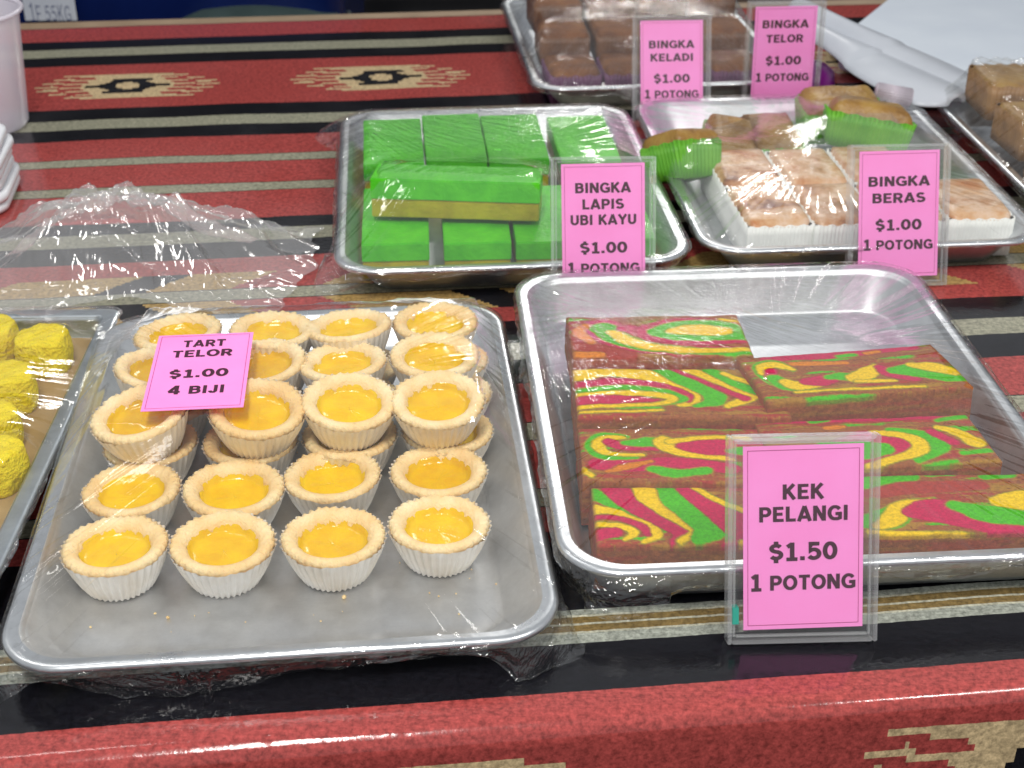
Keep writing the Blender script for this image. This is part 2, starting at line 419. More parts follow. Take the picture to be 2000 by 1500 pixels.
T_tart = make_tray('tray', (-.1275, .714), R(5.6), .022, 'shallow aluminium tray holding rows of egg tarts, front left', w_=.274, d_=.370)
T_rain = make_tray('tray', (.1570, .7650), R(4.0), .033, 'deep aluminium tray of rainbow marbled cake slabs, front right', w_=.290, flare=.009)
T_green = make_tray('tray', (-.012, 1.130), R(5.0), .030, 'aluminium tray of green and olive layered cake bars')
T_beras = make_tray('tray', (.262, 1.165), R(4.6), .030, 'aluminium tray of browned white rice cakes and green-cupped cakes')
ck = Vector((.022, 1.362, 0)); yk = R(6)
ck = ck + Vector((math.cos(yk), math.sin(yk), 0)) * (TW / 2) + Vector((-math.sin(yk), math.cos(yk), 0)) * (TD / 2)
T_kel = make_tray('tray', (ck.x, ck.y), yk, .030, 'aluminium tray of brown cakes in purple paper, farthest back')
T_right = make_tray('tray', (.548, 1.185), R(4.0), .030, 'aluminium tray of brown cakes cut off by the right picture edge')

def to_local(tr, p):
    M = Matrix.Translation(tr.location) @ Euler(tr.rotation_euler).to_matrix().to_4x4()
    return M.inverted() @ Vector(p)
def to_world(tr, p):
    M = Matrix.Translation(tr.location) @ Euler(tr.rotation_euler).to_matrix().to_4x4()
    return M @ Vector(p)

# membrane: film stretched over the contents (obstacle problem)
def membrane(tr, H, tops, w_=TW, d_=TD, sag=0.0):
    """tops: (x, y, z, rx, ry, yaw) world boxes the film rests on; returns sampler in tray coordinates"""
    nx, ny = 81, 107
    X, Y = np.meshgrid(np.linspace(-w_ / 2, w_ / 2, nx), np.linspace(-d_ / 2, d_ / 2, ny))
    ob = np.full(X.shape, -1.0)
    for (x, y, z, rx, ry, yw) in tops:
        l = to_local(tr, (x, y, z)); a = yw - tr.rotation_euler.z
        dx = X - l.x; dy = Y - l.y
        u = dx * math.cos(a) + dy * math.sin(a); vv = -dx * math.sin(a) + dy * math.cos(a)
        ob = np.where((abs(u) < rx) & (abs(vv) < ry), np.maximum(ob, z), ob)
    Z = np.full(X.shape, H); Z = np.maximum(Z, ob)
    for it in range(1600):
        Zn = Z.copy()
        Zn[1:-1, 1:-1] = .25 * (Z[:-2, 1:-1] + Z[2:, 1:-1] + Z[1:-1, :-2] + Z[1:-1, 2:]) - sag * 1e-6
        Zn = np.maximum(Zn, ob); Zn[0] = Zn[-1] = H; Zn[:, 0] = Zn[:, -1] = H
        Z = Zn
    def f(x, y):
        fx = np.clip((np.asarray(x) / w_ + .5) * (nx - 1), 0, nx - 1.001); fy = np.clip((np.asarray(y) / d_ + .5) * (ny - 1), 0, ny - 1.001)
        i = fx.astype(int); j = fy.astype(int); a = fx - i; b = fy - j
        return (Z[j, i] * (1 - a) + Z[j, i + 1] * a) * (1 - b) + (Z[j + 1, i] * (1 - a) + Z[j + 1, i + 1] * a) * b
    return f
def make_film(tr, H, f, label, seed, pleat=.0022, skirt=.018, w_=TW, d_=TD, n=840, tails=(), m=None, out=.004, rc=.036):
    rg = np.random.default_rng(seed); base = rrect(w_, d_, rc, 30)
    # resample perimeter evenly
    P_ = np.array(base + [base[0]]); seg = np.hypot(*(P_[1:] - P_[:-1]).T); cum = np.concatenate([[0], np.cumsum(seg)]); tot = cum[-1]
    q = np.linspace(0, tot, n, endpoint=False); bx = np.interp(q, cum, P_[:, 0]); by = np.interp(q, cum, P_[:, 1])
    ang = np.arctan2(by / d_, bx / w_)
    cornerness = np.exp(-((np.abs((ang % (math.pi / 2)) - math.pi / 4)) / .30) ** 2)
    qn = q / tot
    ph = seed * 13.7
    pl = (vnoise(qn * 170 + ph, np.full(n, 3.0)) - .5) + .7 * (vnoise(qn * 330 + ph, np.full(n, 9.0)) - .5)
    amp = .18 + 1.0 * cornerness * (vnoise(qn * 9 + ph, np.full(n, 1.0)) * 1.1 + .3) + .5 * np.clip(vnoise(qn * 14 + ph, np.full(n, 21.0)) - .55, 0, 1) * 2
    scs = list(np.linspace(.02, .70, 22)) + list(np.linspace(.72, .985, 26)) + [1.0]
    rings = []
    for s_ in scs:
        x = bx * s_; y = by * s_
        z = f(x, y) + .0009
        g = max(0, (s_ - .42) / .58) ** 1.6
        wv = .0010 * (fbm(x * 40 + ph, y * 28, 3) - .5)
        z = z + pleat * pl * amp * g * (1 if s_ < .97 else .35) + wv * (1 - s_)
        if s_ == 1.0: z = np.full(n, H + .0013)
        rings.append(np.stack([x, y, z], 1))
    nx_ = np.cos(ang); ny_ = np.sin(ang)
    # outward normals of the rim
    tx = np.roll(bx, -1) - np.roll(bx, 1); ty = np.roll(by, -1) - np.roll(by, 1); l_ = np.hypot(tx, ty) + 1e-9; ox, oy = ty / l_, -tx / l_
    low = skirt * (.55 + .9 * vnoise(qn * 26 + ph, np.full(n, 31.0)))
    ext = np.zeros(n)
    for (aq, wq, dq, oq) in tails:          # (position on perimeter 0..1, width, extra drop, extra reach)
        g = np.exp(-(((qn - aq + .5) % 1 - .5) / wq) ** 2); low = low + dq * g; ext = ext + oq * g
    for k in range(1, 11):
        c_ = k / 10
        cr = fbm(qn * 60 + ph + c_ * 2, np.full(n, c_ * 16.0), 3) - .5
        o_ = out * min(1, c_ * 3) + ext * c_ + .0060 * cr * min(1, c_ * 2.5) - .006 * c_ * (ext < .003)
        x = bx + ox * o_; y = by + oy * o_
        z = H + .0010 - low * c_ + .003 * (fbm(qn * 70 + ph, np.full(n, c_ * 11.0 + 3), 2) - .5) * c_
        z = np.maximum(z, .0008 + .002 * vnoise(qn * 300, np.full(n, c_ * 5.0)))
        rings.append(np.stack([x, y, z], 1))
    V = np.concatenate(rings); F = []
    m_ = len(rings)
    for i in range(m_ - 1):
        for k in range(n):
            k2 = (k + 1) % n; F.append((i * n + k, (i + 1) * n + k, (i + 1) * n + k2, i * n + k2))
    o = me_obj('cling_film', V, F, [m or M_film, M_film_bunch], mi=[0 if i < len(scs) else 1 for i in range(m_ - 1) for k in range(n)]); o.location = tr.location; o.rotation_euler = tr.rotation_euler
    tag(o, label, 'cling film', 'clear films stretched over the trays')
    return o

# ------------------------------------------------------------------ price cards
def arc(cx, cy, rx, ry, a0, a1, n=14):
    return [(cx + rx * math.cos(R(a0 + (a1 - a0) * i / n)), cy + ry * math.sin(R(a0 + (a1 - a0) * i / n))) for i in range(n + 1)]
W_ = .21; h_ = W_ / 2
def bowl(x0, x1, yb, yt):      # the D-shaped half loop used by B D P R
    ry = (yt - yb) / 2; xm = x1 - min(ry, (x1 - x0) * .75)
    return [(x0, yt), (xm, yt)] + arc(xm, (yb + yt) / 2, x1 - xm, ry, 90, -90)[1:-1] + [(xm, yb), (x0, yb)]
GLY = {
 'A': (.86, [[(.09, 0), (.43, 1.0)], [(.77, 0), (.43, 1.0)], [(.22, .27), (.64, .27)]]),
 'B': (.78, [[(.15, 0), (.15, 1)], bowl(.15, .62, .54, .90), bowl(.15, .66, .10, .54)]),
 'D': (.80, [[(.15, 0), (.15, 1)], bowl(.15, .69, .10, .90)]),
 'E': (.70, [[(.15, 0), (.15, 1)], [(.15, .90), (.66, .90)], [(.15, .51), (.61, .51)], [(.15, .10), (.68, .10)]]),
 'F': (.68, [[(.15, 0), (.15, 1)], [(.15, .90), (.66, .90)], [(.15, .48), (.60, .48)]]),
 'G': (.86, [arc(.45, .5, .33, .40, 35, 270, 20) + [(.62, .10), (.76, .16), (.76, .44), (.48, .44)]]),
 'I': (.34, [[(.17, 0), (.17, 1)]]),
 'J': (.60, [[(.44, 1), (.44, .30)] + arc(.27, .28, .17, .18, 0, -180, 10)[1:]]),
 'K': (.80, [[(.15, 0), (.15, 1)], [(.15, .38), (.68, 1.0)], [(.34, .56), (.72, 0)]]),
 'L': (.66, [[(.15, 0), (.15, 1)], [(.15, .10), (.64, .10)]]),
 'N': (.82, [[(.14, 0), (.14, 1)], [(.16, .96), (.66, .04)], [(.68, 0), (.68, 1)]]),
 'O': (.88, [arc(.44, .5, .33, .40, 0, 360, 30)]),
 'P': (.76, [[(.15, 0), (.15, 1)], bowl(.15, .65, .44, .90)]),
 'R': (.80, [[(.15, 0), (.15, 1)], bowl(.15, .65, .46, .90), [(.42, .46), (.70, 0)]]),
 'S': (.74, [arc(.37, .71, .24, .195, 30, 270, 14)[:-1] + arc(.37, .305, .26, .205, 90, -155, 16)]),
 'T': (.74, [[(.03, .90), (.71, .90)], [(.37, 0), (.37, 1)]]),
 'U': (.80, [[(.14, 1), (.14, .36)] + arc(.40, .36, .26, .26, 180, 360, 14)[1:-1] + [(.66, .36), (.66, 1)]]),
 'Y': (.80, [[(.07, 1), (.40, .48)], [(.73, 1), (.40, .48)], [(.40, .52), (.40, 0)]]),
 '0': (.74, [arc(.37, .5, .255, .40, 0, 360, 28)]),
 '1': (.66, [[(.37, 0), (.37, 1)], [(.37, .93), (.12, .76)], [(.08, .07), (.64, .07)]]),
 '4': (.74, [[(.50, 0), (.50, 1)], [(.48, .94), (.10, .30)], [(.06, .27), (.70, .27)]]),
 '5': (.72, [[(.62, .90), (.18, .90), (.15, .50)] + arc(.34, .34, .27, .245, 125, -150, 16)]),
 '.': (.32, [[(.16, 0), (.16, .22)]]),
 '$': (.74, [arc(.37, .69, .23, .165, 25, 270, 14)[:-1] + arc(.37, .325, .25, .185, 90, -155, 16), [(.37, 1.08), (.37, .84)], [(.37, .16), (.37, -.12)]]),
 ' ': (.34, []),
}
def text_mesh(s, width, cap, weight=1.0):
    """bold lettering drawn as thick strokes; returns flat vertices and faces centred on 0"""
    V, F = [], []; x = 0; dz = 0
    hw = h_ * weight
    for ch_i, ch_ in enumerate(s):
        wd, strokes = GLY[ch_]
        big = 1.12 if (ch_ in '14' and len(s) > 3 and '$' not in s) else 1.0
        for st in strokes:
            dz += 1
            if st[0] == st[-1] or (abs(st[0][0] - st[-1][0]) < 1e-6 and abs(st[0][1] - st[-1][1]) < 1e-6 and len(st) > 4): closed = True; pts = st[:-1]
            else: closed = False; pts = st
            n = len(pts); b = len(V)
            for i in range(n):
                p = pts[i]; a = pts[(i - 1) % n] if (i > 0 or closed) else None; c_ = pts[(i + 1) % n] if (i < n - 1 or closed) else None
                d1 = None if a is None else Vector((p[0] - a[0], p[1] - a[1])).normalized(); d2 = None if c_ is None else Vector((c_[0] - p[0], c_[1] - p[1])).normalized()
                d1 = d1 or d2; d2 = d2 or d1
                n1 = Vector((-d1.y, d1.x)); n2 = Vector((-d2.y, d2.x)); nn = (n1 + n2); nn.normalize(); k_ = min(1.6, 1 / max(.3, nn.dot(n1)))
                # horizontals a little thinner than verticals
                ww = hw * (.86 + .14 * abs(nn.x)) * k_
                for sg in (1, -1):
                    V.append(((x + (p[0] + sg * nn.x * ww) * big), (p[1] + sg * nn.y * ww) * big, dz * 1e-5))
            for i in range(n if closed else n - 1):
                j = (i + 1) % n; F.append((b + 2 * i, b + 2 * i + 1, b + 2 * j + 1, b + 2 * j))
        x += wd * big + .07
    V = np.array(V); mn, mx = V.min(0), V.max(0)
    V[:, 0] = (V[:, 0] - (mn[0] + mx[0]) / 2) / (mx[0] - mn[0]) * width; V[:, 1] = (V[:, 1] - .5) * cap
    return V, F
CW, CH = .0602, .0935
def make_card(parent, lines, name='card', tone=None):
    """card lies in the x-z plane of its parent, facing -y, bottom at z = 0"""
    c = me_obj(name, [(-CW / 2, 0, 0), (CW / 2, 0, 0), (CW / 2, 0, CH), (-CW / 2, 0, CH), (-CW / 2, .0004, 0), (CW / 2, .0004, 0), (CW / 2, .0004, CH), (-CW / 2, .0004, CH)],
               [(0, 1, 2, 3), (7, 6, 5, 4), (0, 4, 5, 1), (3, 2, 6, 7), (0, 3, 7, 4), (1, 5, 6, 2)], tone or M_card, parent, smooth=False)
    Vt, Ft = [], []
    for s, yc, wd, cap in lines:
        V, F = text_mesh(s, wd * CW, cap * CH, 1.12); b = len(Vt)
        Vt += [(x, -.00015 - z, CH * (1 - yc) + y) for x, y, z in V]; Ft += [tuple(b + i for i in f) for f in F]
    me_obj('lettering', Vt, Ft, M_ink, c, smooth=False)
    e = .0021; t_ = .00028; V = []; F = []
    for (x0, z0, x1, z1) in ((-CW / 2 + e, e, CW / 2 - e, e + t_), (-CW / 2 + e, CH - e - t_, CW / 2 - e, CH - e), (-CW / 2 + e, e + t_, -CW / 2 + e + t_, CH - e - t_), (CW / 2 - e - t_, e + t_, CW / 2 - e, CH - e - t_)):
        b = len(V); V += [(x0, -.00015, z0), (x1, -.00015, z0), (x1, -.00015, z1), (x0, -.00015, z1)]; F.append((b, b + 1, b + 2, b + 3))
    me_obj('border', V, F, M_line, c, smooth=False)
    return c
HW, HH, HT = .0757, .1055, .010
def frame_part(name, w_, h_, t_, bar, m, parent, y0):
    """hollow rectangular frame standing in x-z"""
    bm = bmesh.new()
    box_bm(bm, (-w_ / 2 + bar / 2, y0, h_ / 2), (bar, t_, h_)); box_bm(bm, (w_ / 2 - bar / 2, y0, h_ / 2), (bar, t_, h_))
    box_bm(bm, (0, y0, bar / 2), (w_ - 2 * bar - .0002, t_ * .98, bar)); box_bm(bm, (0, y0, h_ - bar / 2), (w_ - 2 * bar - .0002, t_ * .98, bar))
    bmesh.ops.bevel(bm, geom=bm.edges[:], offset=.0005, segments=2, affect='EDGES')
    return bm_obj(name, bm, m, parent, smooth=False)
def make_sign(px, base_y, z0, lean, yaw, lines, label, roll=0.0, green=False):
    """clear A7 holder with a pink card"""
    k = None
    s = empty('price_sign', (px, base_y, z0), rot=(-R(lean), R(roll), R(yaw))); s.rotation_mode = 'XYZ'
    tag(s, label, 'price sign', 'pink price cards in clear holders')
    frame_part('outer_edge', HW, HH, HT, .0022, M_acryl_edge, s, 0)
    frame_part('inner_edge', HW - .0062, HH - .0058, .0035, .0011, M_acryl_edge, s, -.0012).location = (0, 0, .0029)
    # clear panes
    box('front_pane', (0, -HT / 2 + .0006, HH / 2), (HW - .0046, .0010, HH - .0046), M_acryl, s, .0003, 1)
    box('back_pane', (0, HT / 2 - .0006, HH / 2), (HW - .0046, .0010, HH - .0046), M_acryl, s, .0003, 1)
    cd = make_card(s, lines); cd.location = (.0006, -.0028, .0072)
    cd.rotation_euler = (0, R(-.6), 0)
    if green:
        box('green_tape', (-HW / 2 + .0042, -.0005, .0145), (.0032, .0065, .0085), M_green_tape, s)
    return s
L2 = lambda a, b, wa, wb, p='$1.00': [(a, .24, wa, .078), (b, .372, wb, .078), (p, .585, .58, .086), ('1 POTONG', .745, .87, .078)]
make_sign(at(1562, 1250).x, .5665, .0008, 21.6, 2.2, [('KEK', .25, .345, .082), ('PELANGI', .37, .735, .082), ('$1.50', .575, .57, .098), ('1 POTONG', .745, .875, .082)],
          'pink price card reading KEK PELANGI $1.50 in a clear holder, nearest the viewer', green=True)
make_sign(.2895, .979, .0015, 20, 2.6, L2('BINGKA', 'BERAS', .77, .665), 'pink price card reading BINGKA BERAS $1.00 before the white rice cakes')
make_sign(.0665, .9420, .0055, 20, 1.6, [('BINGKA', .185, .67, .078), ('LAPIS', .31, .50, .078), ('UBI KAYU', .43, .79, .078), ('$1.00', .645, .57, .086), ('1 POTONG', .805, .87, .078)],
          'pink price card reading BINGKA LAPIS UBI KAYU $1.00 before the green cakes')
make_sign(.1545, 1.337, .001, 22, 1.0, L2('BINGKA', 'KELADI', .73, .68), 'pink price card reading BINGKA KELADI $1.00 before the purple-papered cakes')
make_sign(.2655, 1.377, .006, 4, 2.4, [('BINGKA', .18, .75, .082), ('TELOR', .33, .60, .082), ('$1.00', .558, .58, .09), ('1 POTONG', .735, .87, .082)], 'pink price card reading BINGKA TELOR $1.00 near the white tongs')

# ------------------------------------------------------------------ egg tarts
def tart_meshes(seed):
    r_ = np.random.default_rng(seed); NP = 38; n = NP * 6
    ph = r_.random() * 6
    wav = lambda a: math.sin(a * NP)
    def pap(a, i, r, z):
        w_ = .00075 * wav(a) * (1 if i > 0 else .4)
        e = .00035 * vnoise(a * 9 + ph, i) * (1 if i > 2 else 0)
        return r + w_ + e, z + (.0012 * (vnoise(a * 7 + ph, 5.0) - .5) + .0004 * wav(a) if i >= 4 else 0)
    pv, pf = lathe([(.0165, 0), (.0180, .0006), (.0212, .0065), (.0242, .0135), (.0268, .0205), (.0277, .0228)], n, pap)
    pf.append(tuple(k * 6 for k in range(n - 1, -1, -1)))
    def cr(a, i, r, z):
        sc = abs(math.sin(a * NP / 2 + .4))
        k = {0: 0, 1: .0, 2: .9, 3: 1.0, 4: .45, 5: .1, 6: 0, 7: 0, 8: 0}.get(i, 0)
        nz = (vnoise(a * 6 + ph, i * .8) - .5) * .0014 + (vnoise(a * 24 + ph, i * 2.0) - .5) * .0007
        rr = r + .0017 * k * (sc - .5) + nz * (.3 if i < 3 else 1)
        zz = z + .0017 * k * (sc - .6) + nz * .8
        return rr, zz
    cv, cf = lathe([(.0215, .012), (.0246, .0175), (.0266, .0218), (.0263, .0240), (.0248, .0252), (.0228, .0252), (.0205, .0240), (.0188, .0220), (.0180, .0196), (.0174, .0172)], n // 2, cr)
    def cu(a, i, r, z):
        return r + (.0008 * (vnoise(a * 3 + ph, 2.) - .5) if i > 2 else 0), z + .0004 * (vnoise(a * 4 + ph, i * .5) - .5)
    uv, uf = lathe([(.0002, .0176), (.006, .0176), (.012, .0174), (.0158, .0176), (.0170, .0184), (.0177, .0198), (.0186, .0214), (.0190, .0217)], 64, cu)
    return (pv, pf), (cv, cf), (uv, uf)
def make_tart(seed, nm='egg_tart'):
    t = empty(nm); (pv, pf), (cv, cf), (uv, uf) = tart_meshes(seed)
    me_obj('paper_cup', pv, pf, M_paper, t); me_obj('crust', cv, [tuple(reversed(f)) for f in cf], M_crust, t); me_obj('custard', uv, [tuple(reversed(f)) for f in uf], M_custard, t)
    return t
tart_protos = [make_tart(s) for s in (3, 8, 21, 34, 55)]
used = [False] * 5
colw = ['leftmost', 'second from the left', 'third from the left', 'rightmost']
rows = [  # (px list, world y offsets), base z, description, tilts
    ('front', [(225, 1064), (433, 1056), (650, 1046), (856, 1020)], ZF, 'egg tart in the row nearest the front rim of its tray, {}', None),
    ('second', [(258, 952), (455, 952), (650, 926), (856, 918)], ZF, 'egg tart in the row just behind the front row of tarts, {}', None),
    ('low3', [(295, 862), (490, 858), (683, 848), (872, 836)], ZF, 'egg tart of the lower layer, under the third row of tarts, {}', None),
    ('up3', [(285, 806), (500, 797), (678, 783), (856, 779)], .0262, 'egg tart stacked on the lower layer, nearest stacked row, {}', ((6, -8), (8, 4), (7, 4), (8, 0))),
    ('low2', [(325, 787), (505, 780), (692, 771), (872, 762)], ZF, 'half hidden lower egg tart under the middle stacked row, {}', None),
    ('up2', [(303, 722), (517, 705), (672, 707), (849, 692)], .0262, 'egg tart stacked on the lower layer, middle stacked row, {}', ((-3, 8), (3, -4), (-3, -3), (2, 0))),
    ('low1', [(345, 724), (518, 716), (695, 710), (868, 700)], ZF, 'half hidden lower egg tart under the farthest stacked row, {}', None),
    ('up1', [(352, 652), (530, 645), (685, 642), (850, 626)], .0262, 'egg tart stacked in the row farthest back, {}', ((-4, -5), (-3, 2), (-6, -4), (0, 0))),
]
tart_tops = []; k = 0
for nm, ps, zb, desc, tilt in rows:
    for j, (px, py) in enumerate(ps):
        p = at(px, py, zb + .024)
        v_ = (k * 3 + j) % 5; k += 1
        o = tart_protos[v_] if not used[v_] else copy_tree(tart_protos[v_]); used[v_] = True
        tx, ty = tilt[j] if tilt else (random.Random(k).uniform(-1.5, 1.5), random.Random(k + 50).uniform(-1.5, 1.5))
        sc = 1.0 + (random.Random(k + 9).random() - .5) * .04
        o.location = (p.x, p.y, zb + (.0003 * abs(tx) if tilt else 0)); o.rotation_euler = (R(tx), R(ty), random.Random(k).uniform(0, 6)); o.scale = (sc, sc, sc)
        # tilt about world axes: spin first, then lean
        o.rotation_euler = (Matrix.Rotation(R(ty), 3, 'Y') @ Matrix.Rotation(R(tx), 3, 'X') @ Matrix.Rotation(random.Random(k).uniform(0, 6), 3, 'Z')).to_euler()
        tag(o, desc.format(colw[j]), 'egg tart', 'egg tarts in white paper cups')
        tart_tops.append((p.x, p.y, zb + .0275 + (.028 * math.sin(R(max(abs(tx), abs(ty)))) if tilt else 0), .026, .026, 0))
mem_t = membrane(T_tart, .0225, tart_tops, w_=.274, d_=.370)
make_film(T_tart, .0225, mem_t, 'clear cling film over the egg tarts, bunched and hanging below the front rim', 3, pleat=.0030, skirt=.016, w_=.274, d_=.370,
          tails=((.742, .008, .02, .014), (.725, .010, .02, .005), (.60, .03, .01, .003), (.515, .012, .02, .016)))
# flat card lying on the film
pc = at(391, 716, .062); ll = to_local(T_tart, pc); zc = float(mem_t(ll.x, ll.y))
zc = max(float(mem_t(*to_local(T_tart, (pc.x + dx, pc.y + dy, 0))[:2])) for dx in (-.028, 0, .028) for dy in (-.04, 0, .04)) + .0045
pc = at(391, 716, zc)
fc_ = empty('price_card', (pc.x, pc.y, zc), rot=(-R(90), 0, 0))
fc_.rotation_euler = (Matrix.Rotation(R(5.0), 3, 'Z') @ Matrix.Rotation(-R(88), 3, 'X')).to_euler()
tag(fc_, 'loose pink price card reading TART TELOR $1.00 lying flat on the tarts', 'price card')
# readable from the front: the card's foot points to the viewer
cd = make_card(fc_, [('TART', .135, .44, .095), ('TELOR', .275, .62, .095), ('$1.00', .545, .60, .105), ('4 BIJI', .76, .56, .10)], tone=M_card)
cd.location = (0, 0, -CH / 2); cd.scale = (.95, 1, .92)

bm = bmesh.new(); rc_ = random.Random(4)
for k in range(46):
    px, py = rc_.uniform(110, 1010), rc_.uniform(880, 1235)
    if k < 4: px, py = ((150, 1172), (303, 1198), (328, 1206), (672, 1166))[k]
    q = at(px, py, ZF + .0006); r0 = rc_.uniform(.0003, .0008) if k >= 4 else rc_.uniform(.0009, .0017)
    bmesh.ops.create_icosphere(bm, subdivisions=1, radius=r0, matrix=Matrix.Translation(q) @ Euler((rc_.random(), rc_.random(), 1)).to_matrix().to_4x4() @ Matrix.Diagonal((1, rc_.uniform(.5, 1), rc_.uniform(.4, .8), 1)))
o = bm_obj('pastry_crumbs', bm, M_crust); tag(o, 'pastry crumbs scattered on the floor of the tart tray', 'crumbs', kind='stuff')

# ------------------------------------------------------------------ marbled rainbow cake slabs
CY = (1.0, .66, .003); CG = (.08, .56, .005); CM = (.64, .010, .095); CO = (.80, .25, .01)
CB = (.36, .115, .034); CR = (.44, .05, .035); COC = (.44, .22, .03)
def seg_dist(X, Y, pts):
    """signed distance to a stroke whose half width varies from point to point (negative inside)"""
    d = np.full(X.shape, 9.0)
    if len(pts) == 1: pts = pts * 2
    for (x0, y0, r0), (x1, y1, r1) in zip(pts[:-1], pts[1:]):
        dx, dy = x1 - x0, y1 - y0; t = np.clip(((X - x0) * dx + (Y - y0) * dy) / (dx * dx + dy * dy + 1e-9), 0, 1)
        d = np.minimum(d, np.hypot(X - x0 - t * dx, (Y - y0 - t * dy)) - (r0 + (r1 - r0) * t))
    return d
def smooth_pts(pts, n=6):
    if len(pts) < 3: return pts
    P_ = [np.array(p, float) for p in pts]; P_ = [2 * P_[0] - P_[1]] + P_ + [2 * P_[-1] - P_[-2]]; out = []
    for i in range(1, len(P_) - 2):
        for k in range(n):
            t = k / n; a, b, c_, d = P_[i - 1:i + 3]
            out.append(tuple(.5 * (2 * b + (c_ - a) * t + (2 * a - 5 * b + 4 * c_ - d) * t * t + (3 * b - a - 3 * c_ + d) * t ** 3)))
    out.append(tuple(P_[-2])); return out
def make_slab(px_c, zc_, yaw, tiltx, size, frame_, strokes, label, seed, loc=None):
    """strokes are drawn on the top face: (points, [(half width, colour), ...]); frame_ maps drawing units to the face"""
    Lx, Ly, Lz = size; asp = Lx / Ly
    nu, nv, ns = 150, 72, 22
    O, U, Vv = frame_
    D = np.linalg.inv(np.array([[U[0], Vv[0]], [U[1], Vv[1]]], float))
    def m_(p):
        q = D @ (np.array(p, float) - np.array(O, float)); return (q[0] * asp, q[1])
    gu = np.linspace(0, 1, nu); gv = np.linspace(0, 1, nv)
    Uu, Vg = np.meshgrid(gu, gv)
    X = Uu * asp; Y = Vg
    wx = X + .028 * (fbm(X * 7 + seed, Y * 9, 3) - .5) + .010 * (vnoise(X * 60, Y * 60 + seed) - .5); wy = Y + .030 * (fbm(X * 6 + 40, Y * 9 + seed, 3) - .5) + .010 * (vnoise(X * 55 + 7, Y * 55 + seed) - .5)
    # streaky brown base
    st = fbm(X * 1.6 + seed, wy * 16, 4); col = np.zeros((nv, nu, 3))
    def mixin(mask, c_): 
        mk = np.clip(mask, 0, 1)[..., None]; col[:] = col * (1 - mk) + np.array(c_) * mk
    mixin(np.ones_like(X), CB); mixin((st - .52) * 14, CR); mixin((fbm(X * 1.3 + seed + 5, wy * 13, 4) - .60) * 14, COC); mixin((fbm(X * 2 + seed + 15, wy * 11, 3) - .68) * 14, CG)
    vl = math.hypot(*Vv)
    for k_ in (.40, .46, .52, .58): mixin((.007 - np.abs(st - k_)) * 190, COC if k_ != .46 else (.16, .03, .015))
    for c_, pts in strokes:
        q = []
        for p in pts:
            a_, b_ = m_(p[:2]); q.append((a_, b_, (p[2] if len(p) > 2 else 8) / vl))
        d = seg_dist(wx, wy, smooth_pts(q))
        rim = {id(CG): COC, id(CY): (.30, .30, .02), id(CM): (.34, .05, .03)}.get(id(c_), CB)
        mixin((.022 - d) * 45, rim); mixin((-d) * 75 + .3, c_)
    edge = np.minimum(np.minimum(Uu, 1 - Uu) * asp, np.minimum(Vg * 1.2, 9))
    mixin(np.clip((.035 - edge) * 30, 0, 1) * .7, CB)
    # geometry: top grid, then sides dropping down
    V, C = [], []
    for j in range(nv):
        for i in range(nu):
            x = (gu[i] - .5) * Lx; y = (.5 - gv[j]) * Ly
            ed = min(gu[i] * Lx, (1 - gu[i]) * Lx, gv[j] * Ly, (1 - gv[j]) * Ly)
            z = Lz - .0012 * math.exp(-ed / .0012)
            V.append((x, y, z)); C.append((*col[j, i], 1))
    V = np.array(V)
    V[:, 2] += .0009 * (fbm(V[:, 0] * 120 + seed, V[:, 1] * 120, 3) - .5) + .0012 * (fbm(V[:, 0] * 25 + seed, V[:, 1] * 25, 2) - .5)
    rag = .0016 * (fbm(V[:, 0] * 140 + seed, V[:, 1] * 30, 3) - .5)
    V[:, 1] += rag * np.where(abs(V[:, 1]) > Ly * .49, 1, 0)
    V[:, 0] += 1.2 * rag * np.where(abs(V[:, 0]) > Lx * .49, 1, 0)
    F = [(j * nu + i, (j + 1) * nu + i, (j + 1) * nu + i + 1, j * nu + i + 1) for j in range(nv - 1) for i in range(nu - 1)]
    per = [i for i in range(nu)] + [j * nu + nu - 1 for j in range(1, nv)] + [(nv - 1) * nu + i for i in range(nu - 2, -1, -1)] + [j * nu for j in range(nv - 2, 0, -1)]
    n = len(per); V = [tuple(v_) for v_ in V]; prev = per; b0 = len(V)
    q = np.arange(n)
    for r_ in range(1, ns + 1):
        h = r_ / ns; ids = []
        nz = fbm(q * .13 + seed, np.full(n, h * 6.0), 3) - .5; sk = fbm(q * .018 + seed, np.full(n, h * 9.0 + 3), 4); ks = vnoise(q * .5, np.full(n, h * 11))
        for idx, p_ in enumerate(per):
            x, y, z = V[p_]; s_ = 1 + .02 * nz[idx] / max(abs(x) / Lx + .5, .5)
            dirx = 1 if abs(x) > Lx * .48 else 0; diry = 1 if abs(y) > Ly * .48 else 0
            V.append((x + math.copysign(.0012 * nz[idx] * dirx + (.0006) * dirx * h, x), y + math.copysign(.0012 * nz[idx] * diry, y), z * (1 - h)))
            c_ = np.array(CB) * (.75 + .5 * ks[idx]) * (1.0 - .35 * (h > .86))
            if sk[idx] > .56: c_ = c_ * .5 + np.array(CR) * .5
            if sk[idx] < .38: c_ = c_ * .6 + np.array(COC) * .4
            if r_ <= 2: c_ = c_ * .5 + np.array(C[p_][:3]) * .5
            C.append((*c_, 1)); ids.append(len(V) - 1)
        for k_ in range(n):
            k2 = (k_ + 1) % n; F.append((prev[k_], prev[k2], ids[k2], ids[k_]))
        prev = ids
    # rotate order so faces point outward
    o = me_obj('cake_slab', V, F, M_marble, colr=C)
    o.location = px_c; o.rotation_euler = (Matrix.Rotation(R(yaw), 3, 'Z') @ Matrix.Rotation(R(tiltx), 3, 'X')).to_euler()
    tag(o, label, 'cake slab', 'rainbow marbled cake slabs')
    return o
SZ = (.122, .055, .030)
